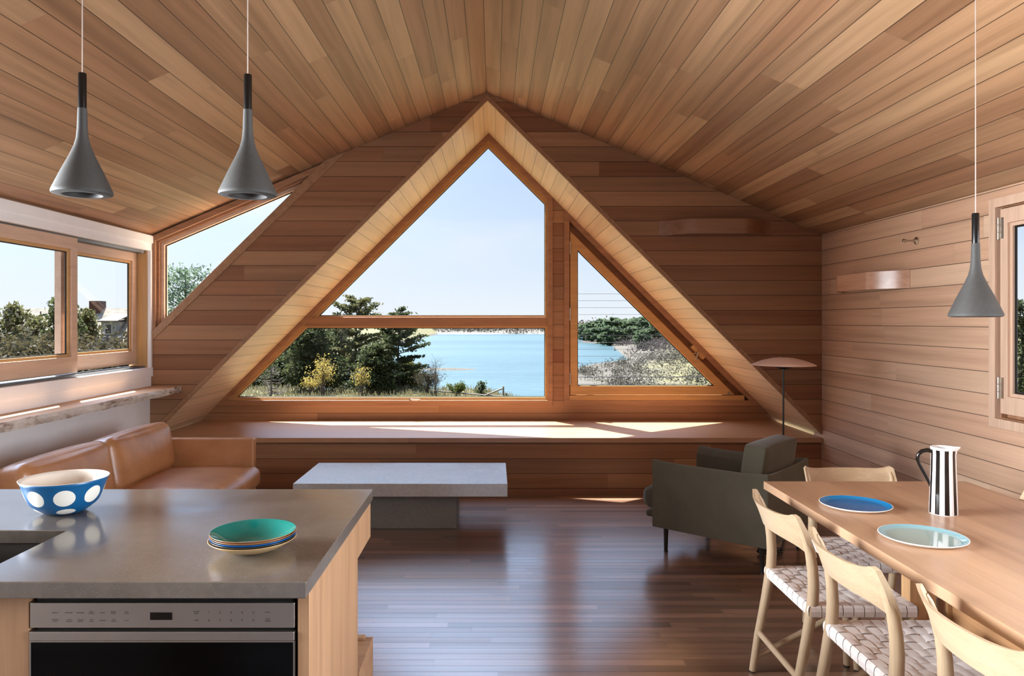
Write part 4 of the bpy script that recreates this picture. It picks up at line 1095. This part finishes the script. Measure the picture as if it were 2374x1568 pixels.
def terrain_mat():
    t = NT('shore_ground'); P = t.obj(); s = t.node('ShaderNodeSeparateXYZ'); t.l.new(P, s.inputs[0])
    n1 = t.noise(P, 0.25, 5, 0.6); n2 = t.noise(P, 2.0, 4, 0.6); n3 = t.noise(P, 0.06, 4)
    grass = t.ramp(t.math('ADD', t.math('MULTIPLY', n1, 0.5), t.math('MULTIPLY', n2, 0.5)), [(0.3, dim(96, 100, 58)), (0.5, dim(140, 132, 96)), (0.7, dim(120, 124, 74))])
    sand = t.ramp(n2, [(0.3, dim(104, 98, 88, 0.42)), (0.7, dim(138, 130, 118, 0.42))])
    h = t.math('ADD', s.outputs['Z'], t.math('MULTIPLY', t.math('SUBTRACT', n1, 0.5), 0.9))
    f = t.ramp(t.math('ADD', t.math('MULTIPLY', h, 1.0), 6.6), [(0.55, (0, 0, 0, 1)), (1.0, (1, 1, 1, 1))])
    t.l.new(t.mix(f, sand, grass), t.b.inputs['Base Color']); t.b.inputs['Roughness'].default_value = 0.95; t.b.inputs['Specular IOR Level'].default_value = 0.1
    return t.m
o = np_obj('terrain', V, F, terrain_mat(), smooth=True); struct(o, 'grassy bluff and sandy shore outside the house', 'ground')
def water_mat():
    t = NT('bay_water'); P = t.obj()
    st_ = t.node('ShaderNodeMapping'); st_.inputs['Scale'].default_value = (0.25, 1.0, 1.0); t.l.new(P, st_.inputs[0])
    n0 = t.noise(st_.outputs[0], 0.02, 3); n1 = t.noise(st_.outputs[0], 0.5, 4, 0.6); n2 = t.noise(st_.outputs[0], 1.6, 3)
    t.l.new(t.ramp(t.math('ADD', t.math('MULTIPLY', n0, 0.6), t.math('MULTIPLY', n1, 0.4)), [(0.3, dim(52, 88, 98)), (0.7, dim(90, 120, 126))]), t.b.inputs['Base Color'])
    t.b.inputs['Roughness'].default_value = 0.3; t.b.inputs['Specular IOR Level'].default_value = 0.16
    t.bump(t.math('ADD', n1, t.math('MULTIPLY', n2, 0.5)), 0.6, 0.6)
    return t.m
o = MB().add([(-400, 50, WATER), (400, 50, WATER), (400, 900, WATER), (-400, 900, WATER)], [(0, 1, 2, 3)]).build('water', water_mat()); struct(o, 'pale blue water of the bay', 'water')
# far shore
m = MB()
ns = 60
vs = []
for i in range(ns+1):
    x = -330+660*i/ns; sy = 452+6*math.sin(x*0.031)+4*math.sin(x*0.11)-0.00004*0
    vs += [(x, sy, WATER-0.3), (x, sy+6, WATER+0.7), (x, sy+40, WATER+1.8), (x, sy+260, WATER+4.5)]
fs = [(4*i+k, 4*i+4+k, 4*i+5+k, 4*i+1+k) for i in range(ns) for k in range(3)]
o = m.add(vs, fs).build('far_shore', plain('far_beach', dim(136, 126, 112, 0.4), 0.95, vary=0.2, vscale=0.05), smooth=True); struct(o, 'low beach along the far side of the bay', 'shore')

def flecks(C, size, rng, aspect=1.0, flat=0.0):
    """one quad per centre with random orientation; returns verts, faces"""
    n = len(C); a = rng.normal(size=(n, 3)); b = rng.normal(size=(n, 3))
    if flat: a[:, 2] *= (1-flat); b[:, 2] *= (1-flat)
    a /= np.linalg.norm(a, axis=1, keepdims=True); b -= a*(a*b).sum(1, keepdims=True); b /= np.linalg.norm(b, axis=1, keepdims=True)
    s = (np.asarray(size)*rng.uniform(0.6, 1.4, n))[:, None]
    a = a*s*0.5*aspect; b = b*s*0.5/aspect
    V = np.stack([C-a-b*0.6, C+a*0.2-b, C+a+b*0.6, C-a*0.2+b], 1).reshape(-1, 3)
    return V, np.arange(n*4).reshape(n, 4)
M_bark = plain('grey_bark', dim(92, 80, 70), 0.9, vary=0.2, vscale=3)
M_needle = [leafy('needles_dark', dim(44, 58, 36, 0.75), dim(104, 110, 70, 0.75), 0.7), leafy('needles_olive', dim(60, 68, 40, 0.8), dim(134, 130, 86, 0.8), 0.7), leafy('needles_blue', dim(76, 100, 82, 0.9), dim(136, 154, 120, 0.9), 0.7)]
M_twig = plain('bare_twig', dim(142, 126, 114), 0.9, vary=0.15)

def conifer(label, base, H, R, n_br, prof, mat, seed, clump=70, size=0.16, droop=0.12, zmin=0.08, group=None, name='pine_tree', flat=0.45, spread=0.16, lean=0.0):
    rg = np.random.default_rng(seed); rd = random.Random(seed)
    t = thing(name, label, 'tree', base, 0.0, group)
    tm = MB(); tr = [(lean*H*k*k/64+0.05*math.sin(k*1.3+seed), 0.05*math.cos(k*1.7+seed), H*k/8*0.985) for k in range(9)]
    tm.tube(tr, [0.020*H*(1-0.93*k/8)+0.008 for k in range(9)], 7)
    C = []
    for i in range(n_br):
        h = zmin+(0.99-zmin)*((i+rd.random())/n_br); az = i*2.399+rd.uniform(-0.5, 0.5)
        L = R*prof(h)*rd.uniform(0.7, 1.12)
        if L < 0.12: L = 0.12
        d = Vector((math.cos(az), math.sin(az), rd.uniform(0.05, 0.4)*(0.4+h)-droop*(1-h)))
        o_ = Vector(tr[min(7, int(h*8))]).lerp(Vector(tr[min(8, int(h*8)+1)]), h*8-int(h*8))
        mid = o_+d*L*0.55; end = o_+d*L+Vector((0, 0, 0.10*L))
        tm.tube([o_, mid, end], [0.012+0.010*L, 0.010+0.004*L, 0.006], 4, cap=False)
        k = int(1.7*clump*(0.35+0.65*L/R))
        s = rg.uniform(0.25, 1.05, k)
        B = np.array(o_)[None, :]*(1-s)[:, None]+np.array(end)[None, :]*s[:, None]
        off = rg.normal(size=(k, 3))*np.array([1, 1, 1-flat])*(spread*L**0.5+0.06)
        C.append(B+off)
    C = np.concatenate(C); V, F_ = flecks(C, size, rg, 1.5)
    tm.build('trunk', M_bark, t)
    np_obj('foliage', V, F_, mat, t)
    return t
p_dense = lambda h: (1-h)**0.55*(0.55+0.45*min(1, h*5))
p_open = lambda h: math.sin(math.pi*min(1, max(0, h*0.86+0.10)))**0.8
p_umb = lambda h: (math.sin(math.pi*min(1, max(0, (h-0.30)/0.72)))**0.5 if h > 0.32 else 0.25)
def at(px, Y): return (px-1145)*Y/1700.0
def gz(x, y): return float(ground_z(x, y))
def plant(fn, px, Y, ptop, **kw):
    x = at(px, Y); z0 = gz(x, Y)-0.05; H = 1.5-(ptop-745)*Y/1700-z0
    return fn(base=(x, Y, z0), H=H, **kw)
G1 = 'conifers on the bluff'
plant(conifer, 722, 49, 742, R=2.3, n_br=70, prof=p_dense, mat=M_needle[0], seed=11, clump=150, label='dense dark conifer behind the yellow shrub', group=G1, size=0.15)
plant(conifer, 826, 53, 688, R=2.5, n_br=44, prof=p_open, mat=M_needle[1], seed=12, clump=170, label='tallest pine whose crown rises above the window mullion', group=G1, zmin=0.18, size=0.15, flat=0.75, spread=0.11)
plant(conifer, 924, 50, 719, R=2.0, n_br=40, prof=p_open, mat=M_needle[0], seed=13, clump=130, label='layered conifer at the water side of the tree group', group=G1, zmin=0.10, size=0.15, flat=0.8, spread=0.10)
plant(conifer, 778, 55, 752, R=2.4, n_br=50, prof=p_dense, mat=M_needle[0], seed=14, clump=120, label='conifer filling the middle of the tree group behind', group=G1)
plant(conifer, 872, 48, 800, R=1.9, n_br=46, prof=p_dense, mat=M_needle[0], seed=15, clump=110, label='low dark conifer in front of the layered one', group=G1)
plant(conifer, 668, 54, 792, R=2.0, n_br=50, prof=p_dense, mat=M_needle[0], seed=16, clump=120, label='dark conifer at the left end of the group, nearest the window edge', group=G1)
plant(conifer, 940, 52, 842, R=1.7, n_br=36, prof=p_dense, mat=M_needle[1], seed=17, clump=100, label='bushy olive conifer at the foot of the layered one', group=G1)
plant(conifer, 600, 58, 840, R=2.2, n_br=40, prof=p_dense, mat=M_needle[1], seed=18, clump=100, label='low conifer behind the small bare tree', group=G1)
plant(conifer, 1116, 47, 887, R=0.35, n_br=22, prof=p_dense, mat=M_needle[0], seed=19, clump=26, label='tiny young conifer beside the wooden fence', group=G1, size=0.09)
plant(conifer, 432, 34, 620, R=1.35, n_br=26, prof=p_umb, mat=M_needle[2], seed=21, clump=120, label='tall open pine seen through the slanted corner window', zmin=0.42, size=0.10, spread=0.20, flat=0.35)
plant(conifer, 150, 30, 676, R=1.35, n_br=56, prof=p_dense, mat=M_needle[0], seed=22, clump=130, label='dark cedar behind the sliding window meeting stile', group='trees beyond the sliding window', size=0.12)
plant(conifer, 28, 33, 705, R=2.0, n_br=46, prof=p_dense, mat=M_needle[1], seed=23, clump=80, label='olive cedar at the left end of the sliding window', group='trees beyond the sliding window', size=0.13)
plant(conifer, 84, 36, 734, R=1.6, n_br=46, prof=p_dense, mat=M_needle[1], seed=24, clump=80, label='broad cedar left of the dark one beyond the sliding window', group='trees beyond the sliding window', size=0.13)
plant(conifer, 203, 36, 716, R=1.0, n_br=44, prof=p_dense, mat=M_needle[1], seed=25, clump=90, label='cedar half covering the neighbouring chimney', group='trees beyond the sliding window', size=0.13)
plant(conifer, 2368, 40, 690, R=1.8, n_br=44, prof=p_dense, mat=M_needle[0], seed=26, clump=100, label='dark tree behind the hinged window at the right edge', size=0.14)

def shrub(label, base, H, R, seed, twigs=26, leaves=0, mat=None, size=0.08, name='shrub', cat='shrub', up=0.9, group=None, band=(0.35, 1.0), tr=0.012):
    rd = random.Random(seed); rg = np.random.default_rng(seed)
    t = thing(name, label, cat, base, 0.0, group); m = MB(); C = []
    for i in range(twigs):
        az = rd.uniform(0, 6.283); sp_ = rd.uniform(0.1, 1.0)
        e_ = Vector((math.cos(az)*R*sp_, math.sin(az)*R*sp_, H*rd.uniform(0.55, 1.0)*(1-0.25*sp_)))
        b_ = Vector((rd.uniform(-0.12, 0.12)*R, rd.uniform(-0.12, 0.12)*R, 0))
        md = b_.lerp(e_, 0.5)+Vector((-math.cos(az)*R*0.12, -math.sin(az)*R*0.12, 0.12*H*up))
        m.tube([b_, md, e_], [tr, tr*0.7, tr*0.35], 4, cap=False)
        for k in range(4):
            s = rd.uniform(0.4, 0.95); p0 = md.lerp(e_, s)
            p1 = p0+Vector((rd.uniform(-1, 1), rd.uniform(-1, 1), rd.uniform(0.1, 1)))*0.22*H
            m.tube([p0, p1], [tr*0.5, tr*0.25], 3, cap=False)
            if leaves: C.append(np.array(p0)+(np.array(p1)-np.array(p0))*rg.uniform(0, 1, (leaves, 1))+rg.normal(size=(leaves, 3))*0.06*H)
        if leaves: C.append(np.array(md)+(np.array(e_)-np.array(md))*rg.uniform(0, 1.05, (leaves, 1))+rg.normal(size=(leaves, 3))*0.07*H)
    m.build('twigs', M_twig, t)
    if leaves:
        C = np.concatenate(C); C = C[C[:, 2] > 0.08*H]
        V, F_ = flecks(C, size, rg, 1.3); np_obj('foliage', V, F_, mat, t)
    return t
M_yel = leafy('forsythia_yellow', dim(176, 150, 60, 0.7), dim(222, 200, 112, 0.75), 2.0)
M_grn = leafy('fresh_green', dim(96, 112, 44), dim(150, 158, 82), 1.5)
M_brush = leafy('dull_brush', dim(70, 64, 44, 0.5), dim(120, 110, 80, 0.5), 0.9)
plant(shrub, 748, 45, 824, R=0.75, seed=31, twigs=34, leaves=7, mat=M_yel, size=0.075, label='yellow flowering shrub in front of the dark conifers')
plant(shrub, 722, 46, 866, R=0.75, seed=131, twigs=24, leaves=6, mat=M_yel, size=0.07, label='low yellow shrub left of the flowering one')
plant(shrub, 838, 46, 850, R=0.5, seed=32, twigs=22, leaves=6, mat=M_yel, size=0.07, label='smaller yellow shrub under the tallest pine')
plant(shrub, 990, 47, 853, R=1.0, seed=33, twigs=50, leaves=9, mat=M_brush, size=0.06, label='grey brown brush at the right end of the conifers')
plant(shrub, 1010, 46, 822, R=0.8, seed=34, twigs=16, leaves=0, label='bare twiggy sapling standing before the water', name='bare_sapling', cat='sapling')
plant(shrub, 1062, 46, 885, R=0.75, seed=35, twigs=26, leaves=14, mat=M_grn, size=0.065, label='fresh green shrub beside the wooden fence')
plant(shrub, 205, 27, 788, R=2.2, seed=36, twigs=70, leaves=34, mat=M_brush, size=0.12, label='tall brown brush below the neighbouring house', group='brush beyond the sliding window')
plant(shrub, 285, 28, 786, R=1.8, seed=37, twigs=70, leaves=34, mat=M_brush, size=0.12, label='brown brush at the far end of the sliding window', group='brush beyond the sliding window')
plant(shrub, 90, 25, 782, R=2.2, seed=38, twigs=70, leaves=34, mat=M_brush, size=0.12, label='brown brush in front of the broad cedar', group='brush beyond the sliding window')
plant(shrub, -10, 24, 778, R=2.2, seed=39, twigs=70, leaves=34, mat=M_brush, size=0.12, label='brown brush at the near end of the sliding window', group='brush beyond the sliding window')
# small bare tree on the left
x_ = at(628, 44); zb_ = gz(x_, 44)
bt = thing('bare_tree', 'small leafless tree at the lower left of the pointed window', 'tree', (x_, 44, zb_-0.05))
m = MB(); rd = random.Random(5); Hb = 1.5-(838-745)*44/1700-zb_
m.tube([(0, 0, 0), (0.02, 0, Hb*0.5), (-0.02, 0, Hb)], [0.065, 0.045, 0.016], 6)
for i in range(46):
    h = rd.uniform(0.18, 0.98); az = rd.uniform(0, 6.28); L = 1.15*(1-h)**0.7+0.15
    p0 = Vector((0, 0, h*Hb)); p1 = p0+Vector((math.cos(az)*L*0.6, math.sin(az)*L*0.6, -0.05)); p2 = p0+Vector((math.cos(az)*L, math.sin(az)*L, 0.22*L))
    m.tube([p0, p1, p2], [0.022, 0.016, 0.007], 4, cap=False)
    for k in range(3):
        q0 = p0.lerp(p1, rd.uniform(0.4, 1)); q1 = q0+Vector((rd.uniform(-1, 1), rd.uniform(-1, 1), rd.uniform(0, 1)))*0.22
        m.tube([q0, q1], [0.011, 0.005], 3, cap=False)
m.build('branches', M_twig, bt)
# meadow grass on the bluff edge
n = 9000
gx = rng.uniform(-24, 3.5, n); gy = rng.uniform(36, 52, n); gzv = ground_z(gx, gy); hh = rng.uniform(0.10, 0.42, n)
dxg = rng.normal(size=n)*0.10
Vg = np.stack([np.stack([gx-0.025, gy, gzv-0.02], 1), np.stack([gx+0.025, gy, gzv-0.02], 1), np.stack([gx+dxg+0.008, gy, gzv+hh], 1), np.stack([gx+dxg-0.008, gy, gzv+hh], 1)], 1).reshape(-1, 3)
o = np_obj('meadow_grass', Vg, np.arange(n*4).reshape(n, 4), leafy('dry_meadow', dim(128, 126, 78), dim(196, 184, 150), 0.35))
tag(o, 'pale dry meadow grass along the bluff edge', 'grass', kind='stuff')
# scrub on the right shore, far pines, far tree line
def scatter(n, xr, yr, cond):
    X = rng.uniform(*xr, n*6); Y = rng.uniform(*yr, n*6); k = cond(X, Y); X, Y = X[k][:n], Y[k][:n]
    return X, Y
def shore_d(X, Y): return X-np.interp(Y, SY, SX)
M_scrub = leafy('grey_scrub', dim(104, 96, 94, 0.36), dim(136, 126, 122, 0.36), 0.12)
M_scrub2 = leafy('olive_scrub', dim(100, 98, 84, 0.36), dim(128, 122, 108, 0.36), 0.15)
def scrub(name, n_b, xr, yr, dmin, h0, h1, size, mat, label, per=60):
    X, Y = scatter(n_b, xr, yr, lambda a, b: shore_d(a, b) > dmin+4*np.sin(b*0.1))
    r = rng.uniform(h0, h1, len(X)); Z = ground_z(X, Y)
    C = np.repeat(np.stack([X, Y, Z], 1), per, 0)+rng.normal(size=(len(X)*per, 3))*np.array([0.7, 0.7, 0.42])*np.repeat(r, per)[:, None]
    C[:, 2] += np.repeat(r, per)*0.5
    V, F_ = flecks(C, size*np.repeat(r, per), rng, 1.8)
    o = np_obj(name, V, F_, mat); tag(o, label, 'scrub', kind='stuff')
scrub('shore_scrub', 900, (9, 75), (52, 165), 2.5, 0.5, 1.1, 0.20, M_scrub2, 'low olive scrub on the near right shore', 64)
scrub('hillside_scrub', 900, (30, 130), (168, 330), 5, 1.2, 2.4, 0.22, M_scrub, 'grey leafless scrub on the right hillside', 60)
M_far = leafy('far_pine_needles', dim(84, 104, 76, 0.8), dim(130, 146, 108, 0.8), 0.3)
fp = conifer('round green pine on the far right hillside', (60, 250, gz(60, 250)), 7.5, 3.4, 22, p_open, M_far, 51, clump=70, size=0.7, name='far_pine', group='pines on the far right hillside')
spots = [(1352, 300, 752), (1372, 280, 748), (1396, 265, 741), (1420, 255, 738), (1446, 262, 741), (1470, 250, 740), (1496, 240, 736), (1520, 235, 742), (1545, 245, 740), (1486, 205, 765), (1408, 240, 756), (1455, 300, 742)]
wheres = ['leftmost, at the shoreline', 'second from the left shoreline end', 'third along the ridge', 'fourth along the ridge', 'fifth along the ridge, at its middle', 'sixth along the ridge', 'highest of the ridge', 'next right of the highest', 'last one by the window frame', 'low one in front of the ridge', 'low one nearer the water', 'one showing behind the ridge middle']
for i, ((px, Y, pt), wh) in enumerate(zip(spots, wheres)):
    x = at(px, Y); z0 = gz(x, Y); s = (1.5-(pt-745)*Y/1700-z0)/7.5
    lb = 'round green pine on the far hillside, '+wh
    q_ = fp if i == 0 else dup(fp, (0, 0, 0), 0, lb, 'pines on the far right hillside')
    q_['label'] = lb; q_.location = (x, Y, z0-0.2); q_.rotation_euler.z = i*1.3; q_.scale = (s, s, s)
n_b = 900
X = rng.uniform(-210, 120, n_b); Y = rng.uniform(462, 560, n_b); r = rng.uniform(1.6, 4.2, n_b); Z = WATER+1.2+(Y-462)*0.02
per = 26
C = np.repeat(np.stack([X, Y, Z], 1), per, 0)+rng.normal(size=(n_b*per, 3))*np.array([1.0, 0.8, 0.5])*np.repeat(r, per)[:, None]; C[:, 2] += np.repeat(r, per)*0.6
V, F_ = flecks(C, 0.35*np.repeat(r, per), rng, 1.5)
tag(np_obj('far_treeline', V, F_, leafy('far_brush', dim(104, 100, 84), dim(146, 134, 122), 0.03)), 'low grey green woods along the far shore', 'trees', kind='stuff')

# wooden fence by the water
fn = thing('post_and_rail_fence', 'weathered wooden fence end with sloping rail before the water', 'fence', (0.2, 46, gz(0.2, 46)))
M_fen = plain('weathered_fence', dim(176, 166, 152), 0.9, vary=0.1)
gy_ = 46; zt = lambda py: 1.5-(py-745)*gy_/1700
for px, pt in ((1167, 896), (1174, 911), (1122, 915), (1060, 909)):
    x = at(px, gy_); MB().box(x-0.05, x+0.05, gy_-0.05, gy_+0.05, gz(x, gy_)-0.3, zt(pt)).build('post', M_fen, fn, world=True)
for a, b, r in (((1122, 918), (1167, 900), 0.05), ((1060, 911), (1122, 916), 0.045), ((995, 905), (1060, 911), 0.045), ((1124, 917), (1174, 919), 0.045)):
    MB().tube([(at(a[0], gy_), gy_-0.06, zt(a[1])), (at(b[0], gy_), gy_-0.06, zt(b[1]))], r, 6).build('rail', M_fen, fn, world=True)

# neighbouring house seen through the sliding window
nb = thing('house', 'neighbouring shingled house with brick chimney beyond the sliding window', 'house', (-34, 62, gz(-34, 62)))
M_sh = planks('roof_shingles', (1, 0, 0), (0, 0.74, 0.67), 0.22, 0.0, 0.4, [(0, dim(150, 140, 124)), (0.5, dim(176, 164, 144)), (1, dim(136, 126, 112))], gap=0.02, rough=0.9, gapcol=0.6, band=0.2)
M_wsh = plain('house_wall_shingle', dim(150, 142, 132), 0.9, vary=0.1)
zg = gz(-34, 62)-0.3
MB().box(-40, -26, 58.6, 65.4, zg, 0.2).build('wall', M_wsh, nb, world=True)
MB().prism('x', [(58.0, -0.3), (62.0, 2.6), (66.0, -0.3), (66.0, -0.5), (58.0, -0.5)], -40.4, -25.6).build('roof', M_sh, nb, world=True)
MB().box(-33.9, -33.0, 61.4, 62.4, 1.5, 3.2).build('chimney', plain('brick', dim(120, 74, 62), 0.9, vary=0.15), nb, world=True)
d_ = MB().box(-31.6, -30.4, 59.0, 61.2, 0.2, 1.45).build('dormer', plain('white_dormer', dim(206, 206, 206), 0.7), nb, world=True)
MB().prism('x', [(58.8, 1.42), (61.6, 2.1), (61.6, 2.2), (58.8, 1.54)], -31.8, -30.2).build('dormer_roof', M_sh, nb, world=True)
f_ = MB().ring('y', [(-31.35, 0.4), (-30.65, 0.4), (-30.65, 1.35), (-31.35, 1.35)], [(-31.23, 0.52), (-30.77, 0.52), (-30.77, 1.23), (-31.23, 1.23)], 58.95, 59.0).build('window', plain('white_trim', dim(226, 226, 226), 0.6), nb, world=True)
m = MB().box(-31.24, -30.76, 58.98, 58.995, 0.5, 1.25).build('window_glass', plain('dark_glass', dim(30, 34, 38), 0.1), nb, world=True)
